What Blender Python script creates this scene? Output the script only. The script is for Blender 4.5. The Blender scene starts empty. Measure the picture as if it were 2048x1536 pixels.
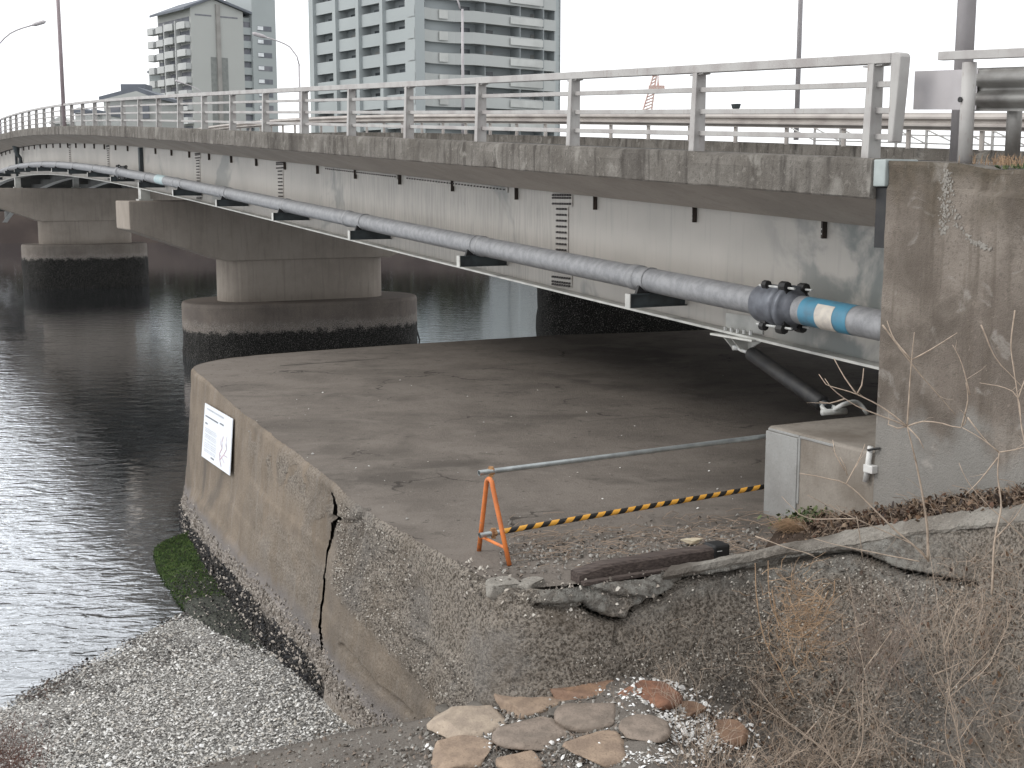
import bpy, math, random
import numpy as np
from mathutils import Vector, Matrix
random.seed(7); RNG = np.random.default_rng(11)
scn = bpy.context.scene
COL = scn.collection
R = math.radians
# ------------------------------------------------------------------ camera, world, sun, exposure
F = 2550.0; HZ = 388.0; PITCH = math.atan(HZ/F); CP, SP = math.cos(PITCH), math.sin(PITCH)
cam = bpy.data.cameras.new('camera'); camo = bpy.data.objects.new('camera', cam); COL.objects.link(camo)
cam.sensor_fit = 'HORIZONTAL'; cam.sensor_width = 36; cam.lens = F/2048*36; cam.clip_start = .1; cam.clip_end = 9000
camo.location = (0, 0, 0); camo.rotation_euler = (R(90)-PITCH, 0, 0); scn.camera = camo
w = bpy.data.worlds.new('World'); scn.world = w; w.use_nodes = True
SUN_EL, SUN_AZ = 38, 255
nt = w.node_tree; nd = nt.nodes; bg = nd['Background']
sky = nd.new('ShaderNodeTexSky'); sky.sky_type = 'NISHITA'; sky.sun_disc = False; sky.sun_elevation = R(SUN_EL); sky.sun_rotation = R(SUN_AZ); sky.dust_density = 4
hs = nd.new('ShaderNodeHueSaturation'); hs.inputs['Saturation'].default_value = .18
mx = nd.new('ShaderNodeMix'); mx.data_type = 'RGBA'; mx.inputs[0].default_value = .86
mx.inputs[7].default_value = (12.6, 12.8, 13.1, 1)
nt.links.new(sky.outputs[0], hs.inputs['Color']); nt.links.new(hs.outputs[0], mx.inputs[6]); nt.links.new(mx.outputs[2], bg.inputs[0])
bg.inputs[1].default_value = .125
sl = bpy.data.lights.new('sun', 'SUN'); sl.energy = 1.35; sl.angle = R(25); sl.color = (1, .97, .93)
so = bpy.data.objects.new('sun', sl); COL.objects.link(so)
az = R(SUN_AZ); sd = Vector((math.sin(az)*math.cos(R(SUN_EL)), math.cos(az)*math.cos(R(SUN_EL)), math.sin(R(SUN_EL))))
so.rotation_euler = sd.to_track_quat('Z', 'Y').to_euler()
scn.view_settings.view_transform = 'Standard'; scn.view_settings.look = 'None'; scn.view_settings.gamma = 1
scn.view_settings.exposure = 0.0
scn.cycles.max_bounces = 8; scn.cycles.transparent_max_bounces = 12

# ------------------------------------------------------------------ survey of the place (metres, eye level z = 0)
def ray(x, y):
    u = (x-1024)/F; v = (768-y)/F
    return np.array([u, CP+v*SP, -SP+v*CP])
def on_z(x, y, z):
    r = ray(x, y); return r*z/r[2]
def at_y(x, y, Y):
    r = ray(x, y); return r*Y/r[1]
TH = .476; SN, CN = math.sin(TH), math.cos(TH)
Y0 = 10.848*2.6/2.5
_k = ray(1735, 319); _k = _k[0]/_k[1]
P0 = np.array([_k*Y0, Y0]); NV = np.array([CN, SN]); DV = np.array([-SN, CN]); DD = float(NV@P0)
def bp(t, w, z):
    q = P0+DV*t+NV*w; return np.array([q[0], q[1], z])
def on_w(x, y, w):            # (t, z) on the vertical plane w metres behind the bridge edge
    r = ray(x, y); lam = (DD+w)/(r[:2]@NV); q = r*lam
    return float((q[:2]-P0)@DV), float(q[2])
def cz(t): return np.polyval([-5.06e-06, 2.3827e-04, 4.9055e-02, 2.744e-01], t)        # top of the kerb
def gz(t): return np.polyval([-7.64e-06, 4.4156e-04, 4.4239e-02, -1.83], t)             # underside of the girders
def pz(t): return gz(t)+.51
WATER = -6.0; QZ = -3.2
def prj(P):
    P = np.asarray(P); d = P[..., 1]*CP-P[..., 2]*SP
    return 1024+F*P[..., 0]/d, 768-F*(P[..., 2]*CP+P[..., 1]*SP)/d

# ------------------------------------------------------------------ noise
_TB = np.random.default_rng(5).random((64, 64, 64))
def vn(P, s=1.0, o=0):
    P = np.asarray(P, float)*s+o*7.31; i = np.floor(P).astype(int); f = P-i; f = f*f*(3-2*f); i &= 63; j = (i+1) & 63
    g = lambda a, b, c: _TB[a[:, 0], b[:, 1], c[:, 2]]
    x, y, z = f[:, 0], f[:, 1], f[:, 2]
    a = g(i, i, i)*(1-x)+g(j, i, i)*x; b = g(i, j, i)*(1-x)+g(j, j, i)*x
    c = g(i, i, j)*(1-x)+g(j, i, j)*x; d = g(i, j, j)*(1-x)+g(j, j, j)*x
    return (a*(1-y)+b*y)*(1-z)+(c*(1-y)+d*y)*z
def fbm(P, s=1.0, oct=4, o=0):
    r = 0; a = .5
    for k in range(oct): r = r+a*(vn(P, s*2**k, o+k)-.5)*2; a *= .5
    return r
def seg_dist(X, Y, pts):
    best = np.full(X.shape, 1e9)
    for (x0, y0), (x1, y1) in zip(pts[:-1], pts[1:]):
        dx, dy = x1-x0, y1-y0; L = dx*dx+dy*dy+1e-9
        t = np.clip(((X-x0)*dx+(Y-y0)*dy)/L, 0, 1)
        best = np.minimum(best, np.hypot(X-x0-t*dx, Y-y0-t*dy))
    return best

# ------------------------------------------------------------------ mesh builder
def nrm(v): v = np.asarray(v, float); return v/(np.linalg.norm(v)+1e-12)
class MB:
    def __init__(s): s.v = []; s.f = []; s.n = 0
    def add(s, v, f):
        s.v.append(np.asarray(v, float).reshape(-1, 3)); s.f += [tuple(int(i)+s.n for i in q) for q in f]; s.n += len(s.v[-1]); return s
    def para(s, o, a, b, c):
        o, a, b, c = [np.asarray(q, float) for q in (o, a, b, c)]
        if np.dot(np.cross(a, b), c) < 0: a, b = b, a
        v = [o, o+a, o+a+b, o+b, o+c, o+a+c, o+a+b+c, o+b+c]
        return s.add(v, [(3, 2, 1, 0), (4, 5, 6, 7), (0, 1, 5, 4), (1, 2, 6, 5), (2, 3, 7, 6), (3, 0, 4, 7)])
    def box(s, c, sz, ax=None):
        c = np.asarray(c, float); ax = np.eye(3) if ax is None else ax
        a, b, d = [np.asarray(ax[i], float)*sz[i] for i in range(3)]
        return s.para(c-(a+b+d)/2, a, b, d)
    def bb(s, t0, t1, w0, w1, z0, z1):           # a block in bridge coordinates
        return s.para(bp(t0, w0, z0), bp(t1, w0, z0)-bp(t0, w0, z0), bp(t0, w1, z0)-bp(t0, w0, z0), (0, 0, z1-z0))
    def loft(s, rings, closed=True, caps=True):
        rings = np.asarray(rings, float); m, k = rings.shape[:2]; f = []
        for i in range(m-1):
            for j in range(k if closed else k-1):
                a = i*k+j; b = i*k+(j+1) % k; f.append((a, b, b+k, a+k))
        if caps and closed: f.append(tuple(range(k-1, -1, -1))); f.append(tuple((m-1)*k+j for j in range(k)))
        return s.add(rings, f)
    def tube(s, pts, r, n=8, caps=True):
        pts = [np.asarray(p, float) for p in pts]; m = len(pts); rr = r if hasattr(r, '__len__') else [r]*m
        d = [nrm(pts[min(i+1, m-1)]-pts[max(i-1, 0)]) for i in range(m)]
        u = np.cross(d[0], (0, 0, 1)); u = np.array([1., 0, 0]) if np.linalg.norm(u) < .05 else nrm(u); rings = []
        for i in range(m):
            u = nrm(u-d[i]*np.dot(u, d[i])); v = np.cross(d[i], u)
            rings.append([pts[i]+rr[i]*(math.cos(6.28318*k/n)*u+math.sin(6.28318*k/n)*v) for k in range(n)])
        return s.loft(rings, True, caps)
    def prism(s, poly, h):
        poly = np.asarray(poly, float); h = np.asarray(h, float); n = len(poly)
        return s.add(np.vstack([poly, poly+h]), [tuple(range(n-1, -1, -1)), tuple(range(n, 2*n))]+[(i, (i+1) % n, (i+1) % n+n, i+n) for i in range(n)])
    def grid(s, V):
        a, b = V.shape[:2]; i, j = np.meshgrid(np.arange(a-1), np.arange(b-1), indexing='ij'); q = (i*b+j).ravel()
        return s.add(V, np.stack([q, q+b, q+b+1, q+1], 1))
    def build(s, name, mat, parent=None, smooth=False, bevel=0, loc=None, **tags):
        V = np.vstack(s.v); o = bpy.data.objects.new(name, bpy.data.meshes.new(name))
        if parent is not None: off = np.array(WL.get(parent.name, (0, 0, 0)))
        else: off = np.array(loc) if loc is not None else np.array([V[:, 0].mean(), V[:, 1].mean(), V[:, 2].min()])
        o.data.from_pydata((V-off).tolist(), [], s.f); o.data.update()
        for m in (mat if isinstance(mat, (list, tuple)) else [mat]): o.data.materials.append(m)
        if smooth: o.data.polygons.foreach_set('use_smooth', [True]*len(o.data.polygons))
        if parent is not None: o.parent = parent
        else: o.location = off
        WL[o.name] = tuple(off)
        if bevel:
            b = o.modifiers.new('bevel', 'BEVEL'); b.width = bevel; b.segments = 2; b.limit_method = 'ANGLE'; b.angle_limit = R(40)
        COL.objects.link(o); tag(o, **tags); return o
WL = {}
def tag(o, **k):
    for a, b in k.items(): o[a] = b
    return o
def thing(name, loc, **k):
    o = bpy.data.objects.new(name, None); o.location = tuple(loc); o.empty_display_size = .2; COL.objects.link(o); WL[o.name] = tuple(loc); return tag(o, **k)
def dup(root, loc, rz=0, scale=1, **k):
    r = root.copy(); COL.objects.link(r); r.location = tuple(loc); r.rotation_euler = (0, 0, rz); r.scale = (scale,)*3; tag(r, **k)
    for c in list(root.children):
        d = c.copy(); COL.objects.link(d); d.parent = r
    return r

# ------------------------------------------------------------------ materials
def socks(n): return {i.name: i for i in n.inputs}
class Mat:
    def __init__(s, name, rough=.8, metal=0, spec=.3):
        s.m = bpy.data.materials.new(name); s.m.use_nodes = True; s.t = s.m.node_tree; s.n = s.t.nodes; s.b = s.n['Principled BSDF']
        s.b.inputs['Roughness'].default_value = rough; s.b.inputs['Metallic'].default_value = metal; s.b.inputs['Specular IOR Level'].default_value = spec
        tc = s.n.new('ShaderNodeTexCoord'); s.co = tc.outputs['Object']; s.geo = s.n.new('ShaderNodeNewGeometry'); s.c = None
    def L(s, a, b): s.t.links.new(a, b)
    def sc(s, v, src=None):
        m = s.n.new('ShaderNodeMapping'); m.inputs['Scale'].default_value = v; s.L(src or s.co, m.inputs[0]); return m.outputs[0]
    def noise(s, scale, detail=5, vec=None, rough=.55, dist=0):
        q = s.n.new('ShaderNodeTexNoise'); q.inputs['Scale'].default_value = scale; q.inputs['Detail'].default_value = detail; q.inputs['Roughness'].default_value = rough; q.inputs['Distortion'].default_value = dist
        s.L(vec or s.co, q.inputs['Vector']); return q.outputs['Fac']
    def vor(s, scale, vec=None, feat='F1'):
        q = s.n.new('ShaderNodeTexVoronoi'); q.feature = feat; q.inputs['Scale'].default_value = scale; s.L(vec or s.co, q.inputs['Vector']); return q.outputs['Distance']
    def rng(s, v, a, b, c=0, d=1, smooth=True):
        q = s.n.new('ShaderNodeMapRange'); q.interpolation_type = 'SMOOTHSTEP' if smooth else 'LINEAR'
        for i, x in zip((1, 2, 3, 4), (a, b, c, d)): q.inputs[i].default_value = x
        s.L(v, q.inputs[0]); return q.outputs[0]
    def math(s, op, a, b):
        q = s.n.new('ShaderNodeMath'); q.operation = op
        for i, x in enumerate((a, b)):
            if x is None: continue
            if isinstance(x, (int, float)): q.inputs[i].default_value = x
            else: s.L(x, q.inputs[i])
        return q.outputs[0]
    def mix(s, f, a, b, mode='MIX'):
        q = s.n.new('ShaderNodeMix'); q.data_type = 'RGBA'; q.blend_type = mode
        for i, x in ((0, f), (6, a), (7, b)):
            if isinstance(x, (int, float)): q.inputs[i].default_value = x
            elif isinstance(x, tuple): q.inputs[i].default_value = (*x, 1) if len(x) == 3 else x
            else: s.L(x, q.inputs[i])
        return q.outputs[2]
    def sepx(s, P):
        q = s.n.new('ShaderNodeSeparateXYZ'); s.L(P, q.inputs[0]); return q.outputs[0]
    def sepy(s, P):
        q = s.n.new('ShaderNodeSeparateXYZ'); s.L(P, q.inputs[0]); return q.outputs[1]
    def z(s):
        q = s.n.new('ShaderNodeSeparateXYZ'); s.L(s.geo.outputs['Position'], q.inputs[0]); return q.outputs[2]
    def bump(s, h, strength=.3, dist=.02):
        q = s.n.new('ShaderNodeBump'); q.inputs['Strength'].default_value = strength; q.inputs['Distance'].default_value = dist
        s.L(h, q.inputs['Height'])
        if s.b.inputs['Normal'].is_linked: s.L(s.b.inputs['Normal'].links[0].from_socket, q.inputs['Normal'])
        s.L(q.outputs[0], s.b.inputs['Normal']); return s
    def col(s, c):
        if isinstance(c, tuple): s.b.inputs['Base Color'].default_value = (*c, 1)
        else: s.L(c, s.b.inputs['Base Color'])
        s.c = c; return s
def plain(name, c, c2=None, s=4, rough=.6, metal=0, bump=0, bs=30, spec=.4):
    m = Mat(name, rough, metal, spec)
    c2 = c2 or tuple(x*.75 for x in c)
    m.col(m.mix(m.rng(m.noise(s, 6), .35, .68), c, c2))
    if bump: m.bump(m.noise(bs, 4), bump, .01)
    return m.m
def concrete(name, a, b, c, s=1.2, streak=.5, bump=.35, bs=35, dark=None, spots=.4, pit=.0):
    m = Mat(name, .9, 0, .15)
    x = m.mix(m.rng(m.noise(s, 8, rough=.62), .36, .66), a, b)
    x = m.mix(m.math('MULTIPLY', m.rng(m.noise(5, 7, m.sc((1.6, 1.6, .12)), dist=.4), .48, .72), streak), x, c)
    x = m.mix(m.math('MULTIPLY', m.rng(m.noise(bs*1.3, 3), .52, .72), spots), x, tuple(q*.45 for q in a))
    x = m.mix(m.math('MULTIPLY', m.rng(m.noise(bs*.6, 4, dist=.5), .58, .75), spots), x, tuple(min(1, q*1.7) for q in b))
    if dark: x = m.mix(m.rng(m.noise(s*.6, 6, dist=.6), .5, .7), x, dark)
    m.col(x); m.bump(m.noise(bs, 6, rough=.65), bump, .02)
    if pit: m.bump(m.rng(m.noise(bs*2.6, 3), .3, .6), pit, .015)
    return m

M = {}
M['paint'] = plain('white_paint', (.56, .56, .54), (.46, .44, .42), 3, .45, bump=.05)
m = Mat('railing_paint', .5)
x = m.mix(m.rng(m.noise(2.5, 6), .4, .68), (.37, .36, .345), (.29, .27, .26)); x = m.mix(m.math('MULTIPLY', m.rng(m.noise(30, 5, m.sc((1, 1, .3))), .6, .72), .6), x, (.24, .2, .18)); m.col(x); M['rail'] = m.m
m = Mat('girder_paint', .55)
x = m.mix(m.rng(m.noise(.5, 4), .35, .65), (.43, .405, .37), (.37, .35, .32))
x = m.mix(m.math('MULTIPLY', m.rng(m.noise(4, 8, m.sc((3, 3, .22)), dist=.3), .52, .74), .28), x, (.22, .22, .205))
x = m.mix(m.math('MULTIPLY', m.rng(m.noise(.55, 4, m.sc((1, 1, .9)), dist=.8), .60, .68), .5), x, (.13, .15, .15))
P = m.geo.outputs['Position']; yy = m.sepy(P); st = m.rng(m.noise(5, 8, m.sc((4, 4, .3), P), dist=.3), .42, .62)
x = m.mix(m.math('MULTIPLY', m.math('MULTIPLY', m.rng(yy, 17.5, 20), m.rng(yy, 31, 27)), m.math('MULTIPLY', st, .32)), x, (.2, .195, .18))
x = m.mix(m.math('MULTIPLY', m.rng(yy, 15.2, 13.2), m.math('MULTIPLY', m.rng(m.noise(1.6, 5, P, dist=.4), .42, .6), .8)), x, (.12, .14, .138))
m.col(x); m.bump(m.noise(8, 4), .08, .01); M['girder'] = m.m
M['girder_edge'] = plain('girder_flange_paint', (.5, .5, .47), (.36, .36, .34), 3, .5)
M['bolt'] = plain('bolt', (.05, .048, .045), (.09, .08, .08), 20, .6)  # shadow on the bolt heads is put into this dark grey
M['brown_steel'] = plain('brown_steel', (.032, .026, .022), (.05, .035, .028), 9, .7, bump=.2)
M['slate'] = plain('slate_steel', (.05, .062, .066), (.03, .035, .038), 5, .6)
m = Mat('galvanised_pipe', .5, .15, .4)
x = m.mix(m.rng(m.noise(9, 6), .35, .65), (.26, .262, .268), (.19, .193, .2)); x = m.mix(m.math('MULTIPLY', m.rng(m.noise(60, 3), .45, .6), .2), x, (.3, .31, .32)); m.col(x); M['pipe'] = m.m
M['castiron'] = plain('cast_iron_grey', (.15, .16, .18), (.10, .105, .12), 7, .5, .4, bump=.1)
M['black'] = plain('black_rubber', (.012, .012, .013), (.022, .021, .02), 8, .55)
M['blue'] = plain('blue_band', (.06, .2, .29), (.07, .14, .19), 5, .5)
M['tape'] = plain('pale_tape', (.5, .46, .4), (.38, .35, .32), 12, .5)
m = Mat('orange_paint', .5); x = m.mix(m.rng(m.noise(9, 5), .35, .65), (.60, .18, .045), (.46, .14, .045)); x = m.mix(m.rng(m.noise(38, 4), .60, .68), x, (.3, .16, .1)); m.col(x); M['orange'] = m.m
M['rust'] = plain('rusty_clamp', (.42, .25, .12), (.2, .09, .04), 30, .7, .2)
M['galv'] = plain('galvanised_tube', (.42, .45, .45), (.3, .32, .32), 8, .35, .7)
M['zinc'] = plain('white_shackle', (.5, .51, .5), (.38, .38, .36), 12, .45)
M['plaque'] = plain('notice_board', (.66, .69, .73), (.64, .67, .71), 2, .4)
M['ink'] = plain('notice_ink', (.17, .18, .2), None, 5, .6)
M['ink2'] = plain('notice_ink_faint', (.48, .5, .53), None, 5, .6)
M['pink'] = plain('notice_pink', (.55, .4, .45), None, 5, .6)
M['fascia'] = concrete('fascia_concrete', (.118, .107, .094), (.18, .167, .15), (.058, .052, .046), 1.6, .85, .6, 28, pit=.3, spots=.5)
m = M['fascia']; x = m.mix(m.math('MULTIPLY', m.rng(m.noise(2.3, 8, dist=.6), .57, .68), .75), m.c, (.235, .222, .2)); x = m.mix(m.math('MULTIPLY', m.rng(m.noise(1.1, 5, m.sc((1, 1, .3))), .55, .68), .6), x, (.055, .048, .042)); m.col(x); M['fascia'] = m.m
M['soffit'] = concrete('soffit_concrete', (.36, .325, .29), (.30, .27, .24), (.22, .195, .175), .7, .3, .15, 30, spots=.15).m
M['underdeck'] = plain('sooty_underdeck', (.06, .055, .05), (.045, .04, .036), 1, .9)  # shade between the girders put into the colour of the inner underside
M['innergirder'] = plain('inner_girder_paint', (.13, .13, .12), (.09, .09, .085), 1, .6)  # girder paint darkened to carry the shade under the deck
M['pier'] = concrete('pier_concrete', (.30, .265, .228), (.235, .205, .175), (.16, .138, .118), .5, .35, .25, 20, spots=.12).m
m = concrete('quay_top_concrete', (.172, .15, .13), (.13, .113, .098), (.15, .135, .118), .8, .0, .5, 45, dark=(.095, .083, .072), spots=.55)
rt = m.n.new('ShaderNodeMapping'); rt.inputs['Rotation'].default_value = (0, 0, -TH); rt.inputs['Scale'].default_value = (.9, 1.1, 1); m.L(m.co, rt.inputs[0])
x = m.mix(m.math('MULTIPLY', m.rng(m.noise(1.6, 8, rt.outputs[0], dist=.5), .5, .68), .6), m.c, (.185, .163, .142)); x = m.mix(m.math('MULTIPLY', m.rng(m.noise(2.6, 8, rt.outputs[0], .7), .56, .70), .6), x, (.075, .066, .056))
x = m.mix(m.math('MULTIPLY', m.rng(m.noise(9, 8, None, .7), .6, .68), .8), x, (.06, .052, .045)); x = m.mix(m.rng(m.noise(22, 6, None, .6), .66, .72), x, (.26, .24, .21)); m.col(x); wp = m.n.new('ShaderNodeMix'); wp.data_type = 'VECTOR'; wp.inputs[0].default_value = .12; m.L(m.co, wp.inputs[4]); nz = m.n.new('ShaderNodeTexNoise'); nz.inputs['Scale'].default_value = 1.6; nz.inputs['Detail'].default_value = 6; m.L(m.co, nz.inputs['Vector']); sc_ = m.n.new('ShaderNodeVectorMath'); sc_.operation = 'SCALE'; sc_.inputs['Scale'].default_value = 9; m.L(nz.outputs['Color'], sc_.inputs[0]); m.L(sc_.outputs[0], wp.inputs[5])
ckl = m.rng(m.vor(.42, wp.outputs[1], 'DISTANCE_TO_EDGE'), .004, .011, 1, 0); x = m.mix(m.math('MULTIPLY', ckl, m.rng(m.noise(.8, 3), .5, .62, 0, .75)), m.b.inputs['Base Color'].links[0].from_socket, (.035, .03, .026)); m.col(x)
m.bump(m.noise(6, 8, None, .7), .5, .03); M['top'] = m.m
M['box'] = concrete('block_concrete', (.25, .225, .195), (.16, .138, .115), (.12, .10, .082), 1.4, .3, .3, 40, spots=.3).m
M['coat'] = concrete('skim_concrete', (.28, .28, .27), (.23, .225, .215), (.2, .19, .18), 2, .2, .25, 40, spots=.25).m
M['copingc'] = concrete('coping_concrete', (.34, .32, .285), (.21, .19, .165), (.15, .13, .11), 2.2, .3, .8, 36, dark=(.12, .105, .09), spots=.9, pit=.6).m
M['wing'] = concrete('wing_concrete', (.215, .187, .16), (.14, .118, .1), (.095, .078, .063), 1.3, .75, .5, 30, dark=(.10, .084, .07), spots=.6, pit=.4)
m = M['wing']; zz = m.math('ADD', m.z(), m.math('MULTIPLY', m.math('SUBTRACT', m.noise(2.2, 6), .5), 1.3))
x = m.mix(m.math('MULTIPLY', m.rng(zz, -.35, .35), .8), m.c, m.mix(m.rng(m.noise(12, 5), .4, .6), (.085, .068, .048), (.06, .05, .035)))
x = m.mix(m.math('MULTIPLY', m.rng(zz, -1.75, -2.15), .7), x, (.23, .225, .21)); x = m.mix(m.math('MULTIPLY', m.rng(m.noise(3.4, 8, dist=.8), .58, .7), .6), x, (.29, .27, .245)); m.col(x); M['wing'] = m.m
M['road'] = concrete('asphalt', (.05, .05, .05), (.06, .06, .058), (.05, .05, .05), 2, .1, .4, 60).m
M['plant_dark'] = plain('dark_twig', (.17, .13, .105), (.24, .19, .155), 20, .8)
M['twig'] = plain('pale_twig', (.40, .32, .25), (.28, .22, .17), 20, .8)
M['straw'] = plain('straw', (.34, .23, .14), (.24, .16, .10), 12, .8)
M['straw2'] = plain('dull_straw', (.28, .21, .155), (.18, .135, .1), 12, .8)
M['wood'] = Mat('old_timber', .85); m = M['wood']
x = m.mix(m.rng(m.noise(6, 8, m.sc((.6, 9, 9))), .35, .65), (.10, .078, .068), (.05, .038, .034)); m.col(x); m.bump(m.noise(12, 6, m.sc((.5, 8, 8))), .6, .02); M['wood'] = m.m

def tide(name, a, b, c, zm, zb, base='concrete', bump=.5, rough_all=.0, deep=(.012, .012, .011), moss=False, seed_scale=1):
    """weathered concrete with a barnacle line at zb and black mussels below zm"""
    m = concrete(name, a, b, c, .9, .35, bump, 32, spots=.55, pit=rough_all)
    x = m.c; z = m.z()
    n = m.noise(3.2, 5, m.geo.outputs['Position']); nf = m.noise(34, 4, m.geo.outputs['Position'])
    zz = m.math('ADD', z, m.math('MULTIPLY', m.math('SUBTRACT', n, .5), .55))
    barn = m.math('MULTIPLY', m.rng(zz, zb+.22, zb+.02), m.rng(nf, .46, .56)); x = m.mix(m.math('MULTIPLY', barn, .6), x, (.26, .24, .22))
    mus = m.rng(m.math('ADD', zz, m.math('MULTIPLY', m.math('SUBTRACT', nf, .5), .5)), zm+.06, zm-.08)
    x = m.mix(mus, x, m.mix(m.rng(m.noise(48, 3, m.geo.outputs['Position']), .56, .66), deep, (.16, .15, .14)))
    m.col(x); m.bump(m.noise(38, 3, m.geo.outputs['Position']), .5, .03); return m.m
M['footing'] = tide('footing_concrete', (.15, .128, .11), (.11, .095, .085), (.09, .08, .07), -4.98, -4.8)
M['footing2'] = tide('far_footing_concrete', (.18, .16, .14), (.14, .12, .105), (.11, .1, .09), -4.15, -4.05)
M['musselwall'] = tide('mussel_wall', (.03, .028, .026), (.02, .018, .017), (.02, .02, .02), -1.0, -1.0)
# quay wall: smooth cast block beyond the joint, pebbly crust this side of it (vertex attribute 'crust')
m = concrete('quay_wall_concrete', (.20, .163, .126), (.14, .114, .088), (.235, .212, .188), 1.1, .4, .7, 34, dark=(.105, .09, .076), spots=.85)
at = m.n.new('ShaderNodeAttribute'); at.attribute_name = 'crust'; cr = at.outputs['Fac']
P = m.geo.outputs['Position']; g1 = m.noise(38, 5, P, .65); g2 = m.noise(75, 3, P)
crust = m.mix(m.rng(g1, .38, .6), (.088, .074, .06), (.33, .29, .245)); crust = m.mix(m.rng(g2, .56, .68), crust, (.36, .335, .30))
crust = m.mix(m.math('MULTIPLY', m.rng(m.noise(.9, 4, P), .5, .64), .5), crust, (.20, .19, .178))
x = m.mix(m.math('MULTIPLY', cr, m.rng(m.noise(1.6, 5, P, dist=.5), .30, .5, .35, 1)), m.c, crust)
z = m.z(); n = m.noise(2.4, 5, P); yy = m.n.new('ShaderNodeSeparateXYZ'); m.L(P, yy.inputs[0]); z = m.math('ADD', z, m.rng(yy.outputs[1], 15, 23, 0, .5, False)); zz = m.math('ADD', z, m.math('MULTIPLY', m.math('SUBTRACT', n, .5), .35))
x = m.mix(m.math('MULTIPLY', m.rng(zz, -4.75, -5.0), m.rng(zz, -5.35, -5.2, .0, .75)), x, (.16, .15, .148))
barn = m.math('MULTIPLY', m.rng(zz, -4.98, -5.1), m.rng(m.noise(36, 4, P), .42, .54)); x = m.mix(barn, x, (.27, .24, .21))
far = m.n.new('ShaderNodeAttribute'); far.attribute_name = 'mussel'
x = m.mix(m.math('MULTIPLY', far.outputs['Fac'], m.rng(m.math('ADD', zz, m.math('MULTIPLY', m.math('SUBTRACT', g1, .5), .3)), -5.22, -5.32)), x, m.mix(m.rng(m.noise(44, 3, P), .56, .66), (.014, .013, .012), (.2, .18, .16)))
pa = m.n.new('ShaderNodeAttribute'); pa.attribute_name = 'pale'
x = m.mix(m.math('MULTIPLY', pa.outputs['Fac'], m.rng(m.noise(2.5, 6, P), .34, .5)), x, m.mix(m.rng(m.noise(14, 6, P), .4, .62), (.27, .26, .235), (.15, .138, .122)))
m.col(x); m.bump(m.math('MULTIPLY', g1, m.math('ADD', m.math('MULTIPLY', cr, .85), .15)), 1.0, .05); M['quaywall'] = m.m
# ground
m = Mat('shell_beach', .85); P = m.geo.outputs['Position']
x = m.mix(m.rng(m.noise(40, 4, P), .42, .6), (.09, .085, .078), (.33, .32, .30)); x = m.mix(m.rng(m.z(), WATER-.05, WATER-.55), x, (.05, .045, .034)); m.col(x); m.bump(m.noise(45, 4, P), .9, .04); M['beach'] = m.m
m = concrete('apron_concrete', (.165, .148, .13), (.13, .116, .103), (.11, .098, .085), 1.4, .1, .6, 50, spots=.6, pit=.4); M['apron'] = m.m
M['bed'] = plain('river_bed', (.012, .012, .009), (.008, .008, .006), 1, .9)
M['earth'] = concrete('bank_soil', (.085, .06, .045), (.055, .04, .03), (.1, .075, .055), 3, .1, .9, 40, spots=.5, pit=.6).m
M['farland'] = plain('far_land', (.16, .16, .14), (.1, .11, .08), .02, .9)
def island(name, cols, rough=.7):
    m = Mat(name, rough); r = m.n.new('ShaderNodeValToRGB'); r.color_ramp.interpolation = 'CONSTANT'; e = r.color_ramp.elements
    while len(e) < len(cols): e.new(.5)
    for i, c in enumerate(cols): e[i].position = i/len(cols); e[i].color = (*c, 1)
    m.L(m.geo.outputs['Random Per Island'], r.inputs[0]); m.L(r.outputs[0], m.b.inputs['Base Color']); return m.m
M['shells'] = island('shell_bits', [(.50, .49, .46), (.38, .37, .35), (.60, .59, .56), (.27, .26, .24), (.44, .42, .39), (.13, .125, .115), (.70, .69, .66), (.34, .33, .31), (.46, .43, .38)])
M['whiteshells'] = island('white_shell_bits', [(.66, .66, .64), (.55, .54, .52), (.74, .74, .73), (.40, .38, .35), (.68, .67, .65)])
M['leaves'] = island('leaf_bits', [(.10, .055, .035), (.15, .095, .06), (.05, .033, .024), (.2, .145, .10), (.07, .05, .037), (.035, .025, .02), (.12, .085, .06)])
M['mussels'] = island('mussel_bits', [(.015, .015, .016), (.03, .028, .026), (.02, .02, .02), (.36, .32, .28), (.012, .012, .014), (.05, .045, .04)])
M['barn'] = island('barnacle_bits', [(.27, .235, .205), (.2, .175, .15), (.33, .3, .265), (.14, .12, .10)])
M['rubble'] = island('rubble_bits', [(.22, .21, .19), (.15, .135, .12), (.3, .285, .26), (.1, .085, .07), (.2, .16, .13)])
M['wet'] = island('wet_pebble_bits', [(.06, .055, .05), (.1, .09, .08), (.04, .037, .034), (.13, .115, .1)], .35)
M['crustbits'] = island('crust_bits', [(.30, .265, .225), (.18, .158, .135), (.37, .335, .29), (.08, .07, .06), (.25, .22, .19), (.48, .45, .40), (.11, .095, .08)])
M['weed'] = island('seaweed_bits', [(.045, .032, .027), (.07, .045, .037), (.03, .024, .02), (.1, .075, .06)])
M['green'] = island('green_leaf_bits', [(.06, .085, .03), (.09, .11, .045), (.04, .06, .022), (.13, .13, .07)])
m = Mat('moss', .9); P = m.geo.outputs['Position']; x = m.mix(m.rng(m.noise(5, 6, P), .35, .62), (.02, .04, .012), (.06, .10, .02)); ys = m.n.new('ShaderNodeSeparateXYZ'); m.L(P, ys.inputs[0])
x = m.mix(m.rng(m.math('ADD', ys.outputs[1], m.math('MULTIPLY', m.noise(3, 5, P), 2.0)), 20.6, 19.4), x, m.mix(m.rng(m.noise(30, 4, P), .45, .6), (.035, .04, .03), (.08, .08, .068))); m.col(x); m.bump(m.noise(40, 4, P), .9, .04); M['moss'] = m.m
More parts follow.
